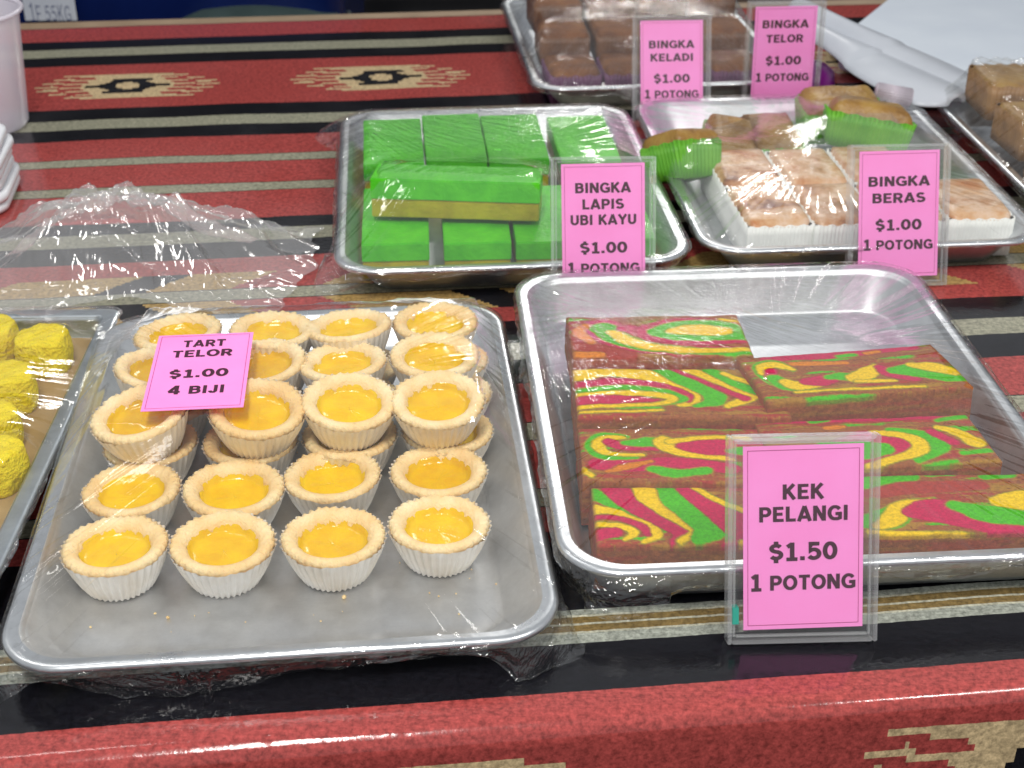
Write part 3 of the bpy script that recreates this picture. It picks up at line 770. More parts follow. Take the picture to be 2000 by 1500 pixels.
def slabpos(px, py, z): 
    p = at(px, py, z + .03); return (p.x, p.y, z)
# the strokes of all slabs are drawn in one sketch frame; each slab gives its own corner and edge vectors
make_slab(slabpos(1285, 648, .013), 0, 2, -4, (.114, .066, .027), ((198, 160), (458, 4), (-4, 103)), [
    (CR, [(205, 225, 16), (280, 240, 22), (340, 262, 8)]), (CM, [(290, 195, 24), (340, 225, 22), (450, 250, 14), (660, 258, 8)]),
    (CG, [(290, 195, 15), (330, 225, 14), (440, 250, 10), (655, 262, 5)]), (CY, [(310, 205, 7), (350, 230, 9), (460, 252, 7), (655, 255, 4)]),
    (CM, [(350, 195, 10), (400, 208, 12)]), (CM, [(430, 208, 24), (520, 206, 34), (650, 214, 26)]), (CG, [(425, 208, 10), (500, 206, 25), (580, 205, 25), (645, 216, 16)]), (CY, [(470, 206, 8), (530, 204, 14), (600, 208, 10)]),
    (CO, [(245, 185, 5), (222, 205, 7), (250, 228, 5)]), (CO, [(198, 256, 7), (265, 258, 5)]), (CY, [(610, 178, 3), (655, 185, 3)])],
    'rainbow cake slab farthest back in the left column, short with a green-ringed yellow oval', 11)
make_slab(slabpos(1326, 761, .009), 0, 0, -3, (.126, .065, .028), ((198, 314), (540, 8), (6, 146)), [
    (CY, [(195, 332, 22), (300, 326, 16), (390, 340, 20), (460, 378, 18), (500, 415, 14), (470, 432, 5)]),
    (CM, [(198, 368, 9), (320, 358, 9), (420, 372, 9), (490, 400, 7), (492, 420, 4)]),
    (CG, [(200, 388, 7), (320, 378, 8), (420, 388, 8), (478, 412, 8), (430, 430, 3)]),
    (CY, [(203, 400, 7), (330, 393, 7), (430, 402, 8), (450, 415, 7), (400, 428, 5), (205, 434, 5)]),
    (CM, [(203, 415, 12), (300, 412, 13), (370, 414, 8), (415, 416, 2)]),
    (CG, [(430, 320, 12), (490, 355, 15), (555, 395, 17), (560, 420, 13), (510, 434, 5)]),
    (CM, [(470, 318, 7), (540, 358, 7), (600, 395, 7), (620, 412, 4)]), (CY, [(500, 322, 6), (560, 348, 11), (640, 392, 11), (655, 412, 10), (590, 434, 6)]),
    (CG, [(560, 326, 9), (610, 355, 12), (680, 395, 13), (735, 412, 6)]), (CM, [(560, 375, 4), (640, 415, 7)]), (CY, [(600, 338, 5), (650, 362, 6), (735, 388, 5)]), (CO, [(675, 345, 5), (715, 345, 6)]),
    (CM, [(690, 425, 5), (735, 420, 6)]), (CY, [(210, 448, 3), (420, 446, 3)])],
    'rainbow cake slab second from the back in the left column, bold yellow and green waves', 23)
make_slab(slabpos(1354, 884, .005), 0, 0, -2, (.128, .060, .029), ((208, 503), (560, 0), (10, 150)), [
    (CM, [(255, 608, 14), (330, 612, 18), (450, 604, 14), (580, 620, 14)]),
    (CG, [(330, 530, 6), (270, 533, 15), (248, 560, 14), (275, 584, 13), (350, 587, 6)]), (CY, [(325, 532, 4), (275, 536, 10), (258, 558, 10), (285, 578, 6), (370, 582, 3)]),
    (CM, [(285, 545, 9), (320, 558, 10), (410, 568, 3)]), (CG, [(325, 548, 6), (380, 546, 14), (450, 544, 8)]),
    (CY, [(420, 535, 6), (430, 552, 18), (480, 575, 14), (590, 595, 4)]), (CY, [(440, 545, 8), (520, 538, 8), (640, 534, 6)]), (CM, [(465, 558, 8), (530, 562, 20), (640, 562, 20), (740, 565, 14)]), (CG, [(585, 572, 6), (640, 570, 14), (700, 568, 12)]),
    (CO, [(280, 628, 5), (325, 615, 8), (385, 600, 4)]), (CG, [(390, 622, 10), (440, 634, 12), (520, 626, 9)]), (CY, [(215, 620, 5), (240, 640, 5)])],
    'rainbow cake slab third from the back in the left column, with a yellow hook at its left end', 37)
make_slab(slabpos(1386, 998, .0035), 0, 1, -1, (.124, .055, .028), ((408, 385), (1340, 0), (20, 430)), [
    (CG, [(415, 440, 42), (520, 520, 26), (640, 590, 20), (760, 670, 22), (815, 720, 14)]),
    (CY, [(410, 560, 34), (530, 580, 24), (640, 640, 24), (740, 700, 28), (770, 760, 22), (690, 800, 10)]),
    (CM, [(415, 615, 14), (560, 635, 16), (680, 685, 20), (715, 750, 14)]), (CY, [(425, 672, 18), (560, 690, 20), (640, 735, 20), (590, 785, 10)]), (CM, [(425, 745, 40), (530, 735, 34)]),
    (CM, [(560, 410, 60), (640, 510, 55), (760, 610, 48), (880, 700, 44), (900, 750, 26), (850, 805, 10)]),
    (CY, [(735, 400, 55), (750, 480, 48), (850, 590, 38), (960, 670, 38), (1000, 730, 30), (900, 795, 18)]),
    (CG, [(860, 395, 42), (900, 500, 56), (990, 600, 66), (1090, 700, 80), (1000, 790, 30)]),
    (CM, [(965, 400, 36), (1040, 500, 42), (1140, 590, 60), (1290, 700, 100), (1440, 740, 100), (1130, 835, 16)]),
    (CY, [(1035, 400, 16), (1150, 500, 16), (1340, 610, 20), (1500, 660, 16)]), (CY, [(1250, 805, 16), (1420, 780, 20), (1600, 790, 16)]), (CG, [(1500, 500, 40), (1700, 560, 50)])],
    'rainbow cake slab nearest the front in the left column, wide green and magenta swirls', 41)
make_slab(slabpos(1668, 731, .012), 0, 9, -4, (.128, .063, .031), ((722, 302), (515, -55), (66, 130)), [
    (CM, [(800, 306, 10), (900, 290, 16), (1020, 278, 14), (1180, 258, 12)]), (CG, [(985, 292, 5), (1030, 286, 5)]), (CO, [(860, 320, 5), (915, 316, 8), (1000, 312, 5)]), (CO, [(1060, 280, 5), (1090, 275, 5)]),
    (CG, [(860, 338, 4), (815, 320, 13), (782, 328, 13), (782, 348, 10), (810, 375, 12)]), (CY, [(860, 335, 4), (815, 322, 10), (786, 330, 10), (786, 348, 8)]), (CM, [(805, 342, 9), (800, 365, 6)]),
    (CG, [(812, 364, 12), (840, 384, 15), (900, 392, 6)]), (CY, [(835, 372, 8), (865, 384, 13), (920, 378, 7), (950, 350, 3)]), (CM, [(890, 372, 10), (930, 366, 16), (975, 350, 8)]),
    (CG, [(950, 355, 8), (1000, 354, 14), (1060, 366, 6)]), (CY, [(1015, 358, 14), (1050, 342, 16), (1075, 322, 7)]), (CY, [(1020, 368, 6), (1110, 368, 4)]), (CM, [(1085, 325, 8), (1110, 345, 14), (1165, 362, 7)]),
    (CG, [(1120, 335, 12), (1180, 336, 22), (1240, 350, 18), (1295, 356, 9)]), (CY, [(1165, 318, 8), (1215, 326, 15), (1265, 338, 11)]), (CY, [(860, 402, 3), (1000, 392, 4), (1180, 382, 3)])],
    'rainbow cake slab on top at the back of the right column, turned slightly', 53)
make_slab(slabpos(1712, 862, .006), 0, 4, -3, (.128, .056, .030), ((785, 478), (545, -20), (75, 135)), [
    (CM, [(840, 478, 10), (1000, 470, 15), (1320, 462, 12)]), (CG, [(930, 480, 7), (965, 474, 7)]), (CO, [(970, 500, 7), (1010, 496, 6)]), (CG, [(1250, 480, 6), (1320, 466, 8)]),
    (CM, [(1060, 560, 46), (1120, 552, 46)]), (CG, [(980, 565, 26), (1060, 562, 28), (1110, 558, 20)]),
    (CG, [(1130, 505, 8), (1220, 525, 18), (1252, 556, 18), (1200, 590, 8)]), (CY, [(1085, 512, 6), (1160, 520, 10), (1205, 545, 13), (1190, 572, 12), (1080, 604, 6)]),
    (CM, [(1235, 512, 8), (1290, 545, 10)]), (CY, [(1250, 500, 6), (1300, 515, 12), (1345, 545, 15)]), (CG, [(1310, 574, 6), (1375, 566, 7)]), (CG, [(1200, 604, 4), (1290, 592, 5)])],
    'rainbow cake slab in the middle of the right column, behind the large price card', 67)
make_slab(slabpos(1826, 976, .0035), 0, 2, -1, (.120, .057, .028), ((940, 652), (600, -26), (30, 142)), [
    (CG, [(1060, 662, 20), (1120, 656, 22), (1205, 644, 16)]), (CG, [(1260, 640, 6), (1330, 636, 6)]), (CG, [(1420, 640, 9), (1490, 630, 12)]), (CR, [(1090, 694, 12), (1200, 676, 16), (1400, 664, 12)]),
    (CG, [(1050, 765, 14), (1120, 752, 24), (1180, 718, 14), (1260, 700, 4)]), (CY, [(1085, 772, 9), (1130, 752, 16), (1165, 722, 14), (1250, 702, 4)]),
    (CM, [(1190, 735, 14), (1260, 730, 30), (1400, 752, 28), (1560, 765, 24)]), (CG, [(1310, 716, 12), (1400, 736, 22), (1560, 738, 26)]), (CY, [(1430, 704, 12), (1500, 700, 24), (1580, 698, 26)]),
    (CY, [(1060, 786, 4), (1250, 784, 5), (1560, 784, 5)])],
    'rainbow cake slab nearest the front in the right column, yellow and green blob at its right', 79)
rt = []
for o in [o for o in COL.objects if o.name.startswith('cake_slab')]:
    rt.append((o.location.x, o.location.y, o.location.z + .034, .058, .025, o.rotation_euler.z))
make_film(T_rain, .0335, membrane(T_rain, .0335, rt, w_=.290), w_=.290, label='clear cling film over the rainbow cake, creased across its back left corner', seed=5, m=film_mat('cling_film_rainbow', milk=.012, strength=.14, corner=(-.147, .182)), pleat=.0030, skirt=.014,
          tails=((.545, .020, .012, .006), (.35, .012, .008, .004)))

# ------------------------------------------------------------------ green layered bars
def bar_block(name, size, split, mats, seed, lay=('green_layer', 'olive_layer'), wob=.0010):
    t = empty(name); Lx, Ly, Lz = size
    for lname, z0, z1, m in ((lay[1], 0, split, mats[1]), (lay[0], split, Lz, mats[0])):
        bm = bmesh.new(); ins = .0005 if z0 == 0 else 0
        box_bm(bm, (0, 0, (z0 + z1) / 2), (Lx - 2 * ins, Ly - 2 * ins, z1 - z0 - (.0002)))
        bmesh.ops.bevel(bm, geom=[e for e in bm.edges], offset=.0008, segments=2, affect='EDGES')
        bmesh.ops.subdivide_edges(bm, edges=[e for e in bm.edges if e.calc_length() > .02], cuts=9, use_grid_fill=True)
        for v_ in bm.verts:
            k_ = fbm(v_.co.x * 55 + seed, v_.co.y * 55 + v_.co.z * 20, 2) - .5
            v_.co.x += float(k_) * wob * 1.3; v_.co.y += float(fbm(v_.co.x * 45 + 9, v_.co.z * 50 + seed, 2) - .5) * wob * 1.6; 
            if v_.co.z > .004: v_.co.z += float(k_) * wob
        bm_obj(lname, bm, m, t, smooth=True).data.set_sharp_from_angle(angle=R(32))
    return t
gb = bar_block('layered_bar', (.051, .114, .030), .015, (M_pandan, M_olive), 2)
gb2 = bar_block('layered_bar', (.130, .040, .031), .0145, (M_pandan, M_olive), 6)
GT = []
def put(o, p, rz, label, cat, group, rx=0, ry=0, first=[]):
    if o in first: o = copy_tree(o)
    else: first.append(o)
    o.location = p
    o.rotation_euler = (Matrix.Rotation(R(rz), 3, 'Z') @ Matrix.Rotation(R(ry), 3, 'Y') @ Matrix.Rotation(R(rx), 3, 'X')).to_euler()
    tag(o, label, cat, group); return o
gg = 'green layered cake bars'
zf = ZF + .031
fronts = [(772, 488, 'leftmost of the bars whose ends face the viewer'), (935, 486, 'second of the bars whose ends face the viewer'), (1078, 484, 'third along, partly behind the pink card'), (1222, 480, 'rightmost, mostly behind the pink card')]
for px, py, d in fronts:
    p = at(px, py, zf); c_ = Vector((p.x, p.y, 0)) + Vector((-math.sin(R(4)), math.cos(R(4)), 0)) * .071
    put(gb, (c_.x, c_.y, ZF), 4, 'green cake bar in the front row, ' + d, 'cake bar', gg); GT.append((c_.x, c_.y, zf + .002, .024, .06, R(4)))
for k, (px, d) in enumerate(((-.110, 'leftmost'), (-.0575, 'second from the left'), (-.005, 'third from the left'), (.056, 'rightmost'))):
    p = to_world(T_green, (px + .024, .064, 0))
    put(gb, (p.x, p.y, ZF + (.009, .012, .010, .007)[k]), 5, 'green cake bar lying flat in the back row, ' + d, 'cake bar', gg)
    GT.append((p.x, p.y, zf + .014, .024, .06, R(5)))
p = at(893, 347, zf + .030); put(gb2, (p.x, p.y, zf + .002), -4.5, 'green and olive cake bar lying crosswise on top of the others', 'cake bar', gg, rx=-4); GT.append((p.x, p.y, zf + .036, .06, .017, R(-5)))
make_film(T_green, .0305, membrane(T_green, .0305, GT), 'clear cling film over the green cake bars, bunched at the left corners', 9, m=film_mat('cling_film_green', milk=.015, strength=.3, corner=(-.147, .182)), pleat=.0030, skirt=.010,
          tails=((.515, .014, .014, .018), (.262, .022, .004, .020)))

# ------------------------------------------------------------------ paper-sleeved block cakes
def pleat_mat(name, c1, c2):
    m = mat(name, c1, .5, sss=0); v = objcoord(m); n = noise(m, v, 50, 3)
    L(m, ramp(m, n.outputs[0], [(.35, c1), (.65, c2)]), P(m).inputs['Base Color']); return m
M_white_side = pleat_mat('white_rice_cake', (.82, .83, .79), (.90, .91, .87))
M_purple = pleat_mat('purple_paper', (.10, .028, .085), (.15, .045, .12))
M_greenp = pleat_mat('green_paper', (.09, .34, .015), (.15, .44, .03))
M_brown_side = pleat_mat('brown_cake_side', (.22, .11, .035), (.34, .18, .06))
def baked(name, stops, sc, rough=.35, bmp=.0012):
    m = mat(name, stops[0][1], rough, spec=.5); v = objcoord(m)
    oi = N(m, 'ShaderNodeObjectInfo'); ad = N(m, 'ShaderNodeVectorMath', operation='ADD'); cb = N(m, 'ShaderNodeCombineXYZ')
    mu = N(m, 'ShaderNodeMath', operation='MULTIPLY'); mu.inputs[1].default_value = 3; L(m, oi.outputs['Random'], mu.inputs[0]); L(m, mu.outputs[0], cb.inputs[0]); L(m, mu.outputs[0], cb.inputs[1])
    L(m, v, ad.inputs[0]); L(m, cb.outputs[0], ad.inputs[1])
    n = noise(m, ad.outputs[0], sc, 6, .62, .15); L(m, ramp(m, n.outputs[0], stops), P(m).inputs['Base Color'])
    n2 = noise(m, v, 240, 4); bump(m, n2.outputs[0], bmp); return m
M_beras_top = baked('browned_rice_cake_top', [(.28, (.05, .02, .012)), (.40, (.22, .07, .02)), (.46, (.55, .27, .11)), (.52, (.74, .52, .36)), (.57, (.66, .38, .18)), (.64, (.52, .19, .04)), (.74, (.24, .06, .015))], 13, .2, .0008)
M_kel_top = baked('brown_cake_top', [(.3, (.08, .024, .006)), (.55, (.19, .064, .012)), (.75, (.28, .11, .022))], 26, .7, .003)
M_telor_top = baked('golden_brown_top', [(.3, (.14, .06, .012)), (.5, (.30, .16, .03)), (.75, (.42, .27, .06))], 30, .35)
def sleeve_block(name, size, side_m, top_m, pleat=.0007, npl=.0038, dome=.0015, pitch=None, side_name='paper_sleeve', flare=.0, r=.005, topover=.0, cover=False):
    Lx, Ly, Lz = size; t = empty(name)
    base = rrect(Lx, Ly, r, 6); P_ = np.array(base + [base[0]]); seg = np.hypot(*(P_[1:] - P_[:-1]).T); cum = np.concatenate([[0], np.cumsum(seg)]); tot = cum[-1]
    n = int(tot / npl) * 5; q = np.linspace(0, tot, n, endpoint=False); bx = np.interp(q, cum, P_[:, 0]); by = np.interp(q, cum, P_[:, 1])
    tx = np.roll(bx, -1) - np.roll(bx, 1); ty = np.roll(by, -1) - np.roll(by, 1); l_ = np.hypot(tx, ty); ox, oy = ty / l_, -tx / l_
    wv = np.sin(np.arange(n) * 2 * math.pi / 5 + .3) * pleat
    def ring(h, off): 
        return [(bx[k] + ox[k] * (wv[k] * (.5 + .5 * h) + off), by[k] + oy[k] * (wv[k] * (.5 + .5 * h) + off), h * Lz + (.0006 * math.sin(k * .37) if h > .9 else 0)) for k in range(n)]
    V, F = loft([ring(0, -flare), ring(.33, -flare * .6), ring(.7, -flare * .2), ring(.93 if cover else 1, 0), ring(.92 if cover else .97, -.0012)], close_first=True)
    me_obj(side_name, V, [tuple(reversed(f)) for f in F], side_m, t)
    nx, ny = 22, 22; V = []; F = []
    for j in range(ny):
        for i in range(nx):
            u = i / (nx - 1) * 2 - 1; v_ = j / (ny - 1) * 2 - 1
            # squircle keeps the corners round
            x = u * (Lx / 2 - .0010 + topover); y = v_ * (Ly / 2 - .0010 + topover)
            c_ = max(abs(u), abs(v_)); k_ = (abs(u) * abs(v_)) ** 6 * .12
            x *= 1 - k_; y *= 1 - k_
            z = Lz * .985 + dome * (1 - c_ ** 6) + .0018 * (fbm(x * 60 + Lx * 99, y * 60 + Ly * 77, 3) - .5) - ((.0032 if cover else .002) if c_ > .99 else 0)
            V.append((x, y, z))
    F = [(j * nx + i, j * nx + i + 1, (j + 1) * nx + i + 1, (j + 1) * nx + i) for j in range(ny - 1) for i in range(nx - 1)]
    me_obj('baked_top', V, F, top_m, t); return t
bz = .029
rc1 = sleeve_block('rice_cake', (.0525, .0820, .0335), M_white_side, M_beras_top, pleat=.0004, npl=.0030, side_name='white_side', r=.003, topover=.0010, dome=.0022, cover=True)
rc_specs = [  # tray-local position
    (-.0680, -.1020, 1.2, 'browned white rice cake at the front left corner of its group'),
    (-.0150, -.1035, 0.5, 'browned white rice cake second along the front, beside the pink card'),
    (.0380, -.1020, 0.0, 'browned white rice cake in the front row behind the pink card'),
    (.0935, -.1010, -1.5, 'browned white rice cake at the front right, near the tray corner'),
    (-.0690, -.0190, 0.6, 'browned white rice cake in the second row, leftmost'),
    (-.0150, -.0215, 0.6, 'browned white rice cake in the second row, with the darkest scorched patch'),
    (.0400, -.0190, 0.0, 'browned white rice cake in the second row, left edge against the pink card'),
]
BT = []
for x, y, rz, d in rc_specs:
    p = to_world(T_beras, (x, y, ZF)); put(rc1, p, 4.6 + rz, d, 'rice cake', 'browned white rice cakes'); BT.append((p.x, p.y, ZF + .0385, .024, .038, R(5)))
gm = sleeve_block('green_cup_cake', (.052, .056, .030), M_greenp, M_telor_top, pleat=.0012, npl=.0042, dome=.012, flare=.004, r=.010)
gm2 = sleeve_block('green_cup_cake', (.076, .052, .030), M_greenp, M_telor_top, pleat=.0012, npl=.0042, dome=.013, flare=.004, r=.010)
gs = [(gm, 1340, 292, .036, 34, -26, 10, 'small cake in bright green pleated paper tipped on its side at the left'),
      (gm2, 1690, 232, .042, -9, -12, 8, 'cake in bright green pleated paper with scorched top, leaning at the back right'),
      (gm, 1500, 262, .018, 8, 10, 0, 'green-papered cake under the film glare behind the middle rice cakes'),
      (gm, 1420, 268, .018, -8, 10, 8, 'green-papered cake at the back, left of the film glare'),
      (gm2, 1640, 208, .028, 3, 4, 0, 'green-papered cake deepest in the back of the tray')]
for o, px, py, z, rz, rx, ry, d in gs:
    p = at(px, py, z + .012); put(o, (p.x, p.y, z - .015), rz, d, 'cup cake', 'cakes in green pleated paper', rx=rx, ry=ry); BT.append((p.x, p.y, z + .022, .022, .018, 0))
make_film(T_beras, .0305, membrane(T_beras, .0305, BT), 'clear cling film over the rice cakes and green-papered cakes, shining at the back', 12, m=film_mat('cling_film_rice', milk=.025, strength=.28), pleat=.0032, skirt=.006,
          tails=((.36, .012, .004, .006), (.12, .012, .004, .01)))
kb = sleeve_block('taro_cake', (.0525, .0635, .031), M_purple, M_kel_top, pleat=.0010, npl=.0040, dome=.004, flare=.001, r=.004, topover=.0010, cover=True)
kb2 = sleeve_block('taro_cake', (.0525, .0635, .031), pleat_mat('dark_brown_side', (.10, .04, .015), (.17, .07, .025)), M_kel_top, pleat=.0003, npl=.0040, dome=.004, side_name='cake_side', r=.004, topover=.0010, cover=True)
KT = []
cn = ['leftmost', 'second from the left', 'third from the left', 'rightmost']
rn = ['brown taro cake in purple paper, front row, {}', 'dark brown taro cake stacked in the middle row, {}', 'dark brown taro cake stacked in the back row, {}']
for j in range(3):
    for i in range(4):
        p = to_world(T_kel, ((-.088, -.030, .0245, .079)[i] + random.Random(i + j * 4).uniform(-.001, .001), -.112 + j * .066, ZF))
        zz = (.0, .020, .036)[j]
        o = put(kb if j == 0 else kb2, (p.x, p.y, ZF + zz), 6 + random.Random(i * 7 + j).uniform(-2, 2), rn[j].format(cn[i]), 'taro cake', 'brown taro cakes in the far tray')
        KT.append((p.x, p.y, ZF + zz + .042, .022, .026, R(6)))
make_film(T_kel, .0305, membrane(T_kel, .0305, KT), 'clear cling film over the brown taro cakes, pleated at the left and glaring right', 15, m=M_film_rear, pleat=.0050, skirt=.010,
          tails=((.60, .012, .008, .006),))
bb = sleeve_block('brown_cake', (.058, .068, .032), M_brown_side, M_telor_top, pleat=.0005, npl=.004, dome=.003, side_name='cake_side', r=.006)
XT = []
for j, rn_ in enumerate(('front', 'second', 'third', 'back')):
    for i, cn_ in enumerate(('left', 'right')):
        p = to_world(T_right, (-.078 + i * .068, -.115 + j * .078, ZF)); zz = .010 * j
        put(bb, (p.x, p.y, ZF + zz), 4 + random.Random(i * 7 + j).uniform(-3, 3), 'plain brown cake in the tray at the right edge, %s row, %s side' % (rn_, cn_), 'brown cake', 'plain brown cakes at the right edge')
        XT.append((p.x, p.y, ZF + zz + .038, .026, .03, R(4)))
make_film(T_right, .0305, membrane(T_right, .0305, XT), 'clear cling film over the plain brown cakes at the right edge', 18, m=M_film_rear, pleat=.0050, skirt=.010)

# ------------------------------------------------------------------ left tray of yellow cakes
c0 = at(236, 606, .02); c1 = at(-45, 1215, .02)
dirl = (c0 - c1).normalized(); rn2 = Vector((dirl.y, -dirl.x, 0)); yl = math.atan2(dirl.y, dirl.x) - math.pi / 2
lw, ld = .28, .42
lc = c0 - dirl * (ld / 2) - rn2 * (lw / 2) + dirl * .004
M_paperb = mottled('golden_brown_liner', (.30, .19, .07), (.40, .27, .12), 14, .55, .0006)
T_left = make_tray('tray', (lc.x, lc.y), yl, .020, 'dull grey tray of yellow coconut cakes at the left picture edge', w_=lw, d_=ld, rc=.008, fl_w=.011, flare=.003, mats=(M_alu_dull, M_alu_dull))
bm = bmesh.new(); box_bm(bm, (0, 0, .0045), (lw - .034, ld - .034, .002)); 
lin = bm_obj('paper_liner', bm, M_paperb); lin.location = T_left.location; lin.rotation_euler = T_left.rotation_euler
tag(lin, 'brown greaseproof paper lining the tray of yellow cakes', 'paper liner')
M_yel = mottled('yellow_grated_cake', (.86, .64, .003), (.95, .76, .012), 90, .6, .004, sss=.1, bscale=330)
def lump(name, seed, sx, sy, sz):
    bm = bmesh.new(); box_bm(bm, (0, 0, 0), (1, 1, 1)); bmesh.ops.subdivide_edges(bm, edges=bm.edges[:], cuts=15, use_grid_fill=True)
    for v_ in bm.verts:
        p = v_.co.copy(); n_ = p.normalized() * .62
        p = p * .66 + n_ * .34
        k_ = float(fbm(p.x * 9 + seed, p.y * 9 + p.z * 7, 4) - .5) * .07 + float(vnoise(p.x * 40 + seed, p.y * 40 + p.z * 33) - .5) * .018
        p *= (1 + k_) * (.86 + .14 * min(1, abs(abs(p.x) - abs(p.y)) * 4)); v_.co = Vector((p.x * sx, p.y * sy, max(p.z, -.42) * sz + .42 * sz))
    return bm_obj(name, bm, M_yel, None, smooth=True)
ys = [(84, 674, 'farthest back, beside the tray edge'), (14, 748, 'second from the back'), (-22, 826, 'third from the back, cut by the picture edge'), (-14, 898, 'nearest the viewer, cut by the picture edge'), (-20, 655, 'behind the film glare at the very edge')]
for k, (px, py, d) in enumerate(ys):
    p = at(px, py, .022); o = lump('yellow_cake', k * 5 + 1, .033, .034, .027); o.location = (p.x, p.y, .0058); o.rotation_euler = (0, 0, .4 * k)
    tag(o, 'rough bright yellow cake, ' + d, 'yellow cake', 'yellow grated cakes in the left tray')
YT = [(at(px, py, .03).x, at(px, py, .03).y, .040, .014, .014, 0) for px, py, d in ys]
make_film(T_left, .0205, membrane(T_left, .0205, YT, w_=lw, d_=ld), 'clear cling film over the yellow cakes at the left picture edge', 22, pleat=.0016, skirt=.004, w_=lw, d_=ld, rc=.01)

# ------------------------------------------------------------------ loose crumpled film
def loose_film():
    nx, ny = 260, 150; V = []
    P00, P10, P01, P11 = at(-60, 610, .004), at(560, 600, .004), at(-60, 455, .004), at(640, 445, .004)
    U, W_ = np.meshgrid(np.linspace(0, 1, nx), np.linspace(0, 1, ny))
    b = lambda i: (P00[i] * (1 - U) + P10[i] * U) * (1 - W_) + (P01[i] * (1 - U) + P11[i] * U) * W_
    X = b(0); Y = b(1)
    rag = .02 * (fbm(U * 9, W_ * 0 + 4, 4) - .5); Y = Y + rag * (1 - W_) * 1.4 - rag * W_; X = X + .03 * (fbm(W_ * 6, U * 0 + 3, 3) - .5) * (U ** 3)
    # ridged folds
    rid = lambda x, y, s_: 1 - np.abs(2 * fbm(x, y, 3) - 1) * s_
    env = np.exp(-((U - .45) / .26) ** 2) * np.exp(-((W_ - .55) / .40) ** 2)
    env2 = np.clip(np.minimum(np.minimum(U * 4, (1 - U) * 5), np.minimum(W_ * 3, (1 - W_) * 4)), 0, 1)
    w1 = U + .25 * (fbm(U * 3, W_ * 3, 2) - .5); w2 = W_ + .25 * (fbm(U * 3 + 9, W_ * 3, 2) - .5)
    Z = .003 + .046 * env + env2 * (.020 * np.clip(rid(w1 * 4 + w2 * 1.5, w2 * 3, 2.4), 0, 1) + .003 * np.clip(rid(w1 * 9, w2 * 5 - w1 * 4, 2.6), 0, 1) + .0005 * np.clip(rid(w1 * 26 - w2 * 14, w2 * 14, 3), 0, 1))
    dxp = (U - .42) * 1.6; dyp = (W_ - .78); rr = np.hypot(dxp, dyp); an = np.arctan2(dyp, dxp)
    fold = 1 - np.abs(2 * vnoise(an * 5 + 20 + rr * .8, rr * 1.2) - 1) * 2.2
    fold2 = 1 - np.abs(2 * vnoise(an * 13 + 50 + rr * 1.5, rr * 2) - 1) * 2.4
    Z = Z + env2 * np.clip(rr * 3, 0, 1) * np.exp(-rr * 1.6) * (.014 * np.clip(fold, 0, 1) + .006 * np.clip(fold2, 0, 1))
    Z = Z + .0003 * vnoise(U * 70, W_ * 50)
    V = np.stack([X, Y, Z], 2).reshape(-1, 3)
    F = [(j * nx + i, j * nx + i + 1, (j + 1) * nx + i + 1, (j + 1) * nx + i) for j in range(ny - 1) for i in range(nx - 1)]
    o = me_obj('loose_cling_film', V, F, M_film_loose)
    tag(o, 'crumpled sheet of clear cling film lying loose on the cloth, left', 'cling film')
loose_film()

# ------------------------------------------------------------------ plastic tub and lids at the left
def plastic(name, c_, milk, rough=.2):
    m = bpy.data.materials.new(name); m.use_nodes = True; nt = m.node_tree; b = P(m)
    b.inputs['Base Color'].default_value = (*c_, 1); b.inputs['Roughness'].default_value = rough
    out = nt.nodes['Material Output']; tr = N(m, 'ShaderNodeBsdfTransparent'); mx = N(m, 'ShaderNodeMixShader'); mx.inputs[0].default_value = milk
    L(m, tr.outputs[0], mx.inputs[1]); L(m, b.outputs[0], mx.inputs[2]); L(m, mx.outputs[0], out.inputs['Surface']); return m
M_tub = plastic('frosted_plastic', (.82, .78, .86), .62)
M_whp = mottled('white_plastic', (.74, .76, .80), (.80, .82, .85), 20, .35, .0001)
pt = at(-32, 262, 0)
tub = empty('plastic_tub', (pt.x - .012, pt.y + .02, .001)); tag(tub, 'frosted round plastic tub standing at the left picture edge', 'tub')
V, F = lathe([(.001, .001), (.046, .001), (.0485, .004), (.056, .108), (.0575, .110)], 64); me_obj('tub_wall', V, F, M_tub, tub)
V, F = lathe([(.0575, .110), (.0600, .1105), (.0610, .1125), (.0600, .1145), (.0575, .1145), (.0565, .112)], 64); me_obj('tub_rim', V, F, M_tub, tub)
pl_ = at(-78, 400, 0)
for k in range(6):
    V, F = loft([[(x, y, z) for x, y in rrect(.110 - 2 * i_, .100 - 2 * i_, .022)] for i_, z in ((.006, 0), (.001, .001), (0, .004), (.0005, .0075), (.004, .0085), (.007, .0075), (.02, .0070))], True, True)
    o = me_obj('takeaway_box', V, [tuple(reversed(f)) for f in F], M_whp); o.location = (pl_.x - .012 + .002 * math.sin(k * 2), pl_.y + .01 - .0015 * k, .001 + k * .0092); o.rotation_euler = (0, 0, R(8 + 2 * math.sin(k * 3)))
    tag(o, ('white plastic takeaway box, %s in the stack at the left edge' % ('bottom one', 'second from the bottom', 'third from the bottom', 'third from the top', 'second from the top', 'topmost')[k]), 'takeaway box', 'stacked white plastic boxes')

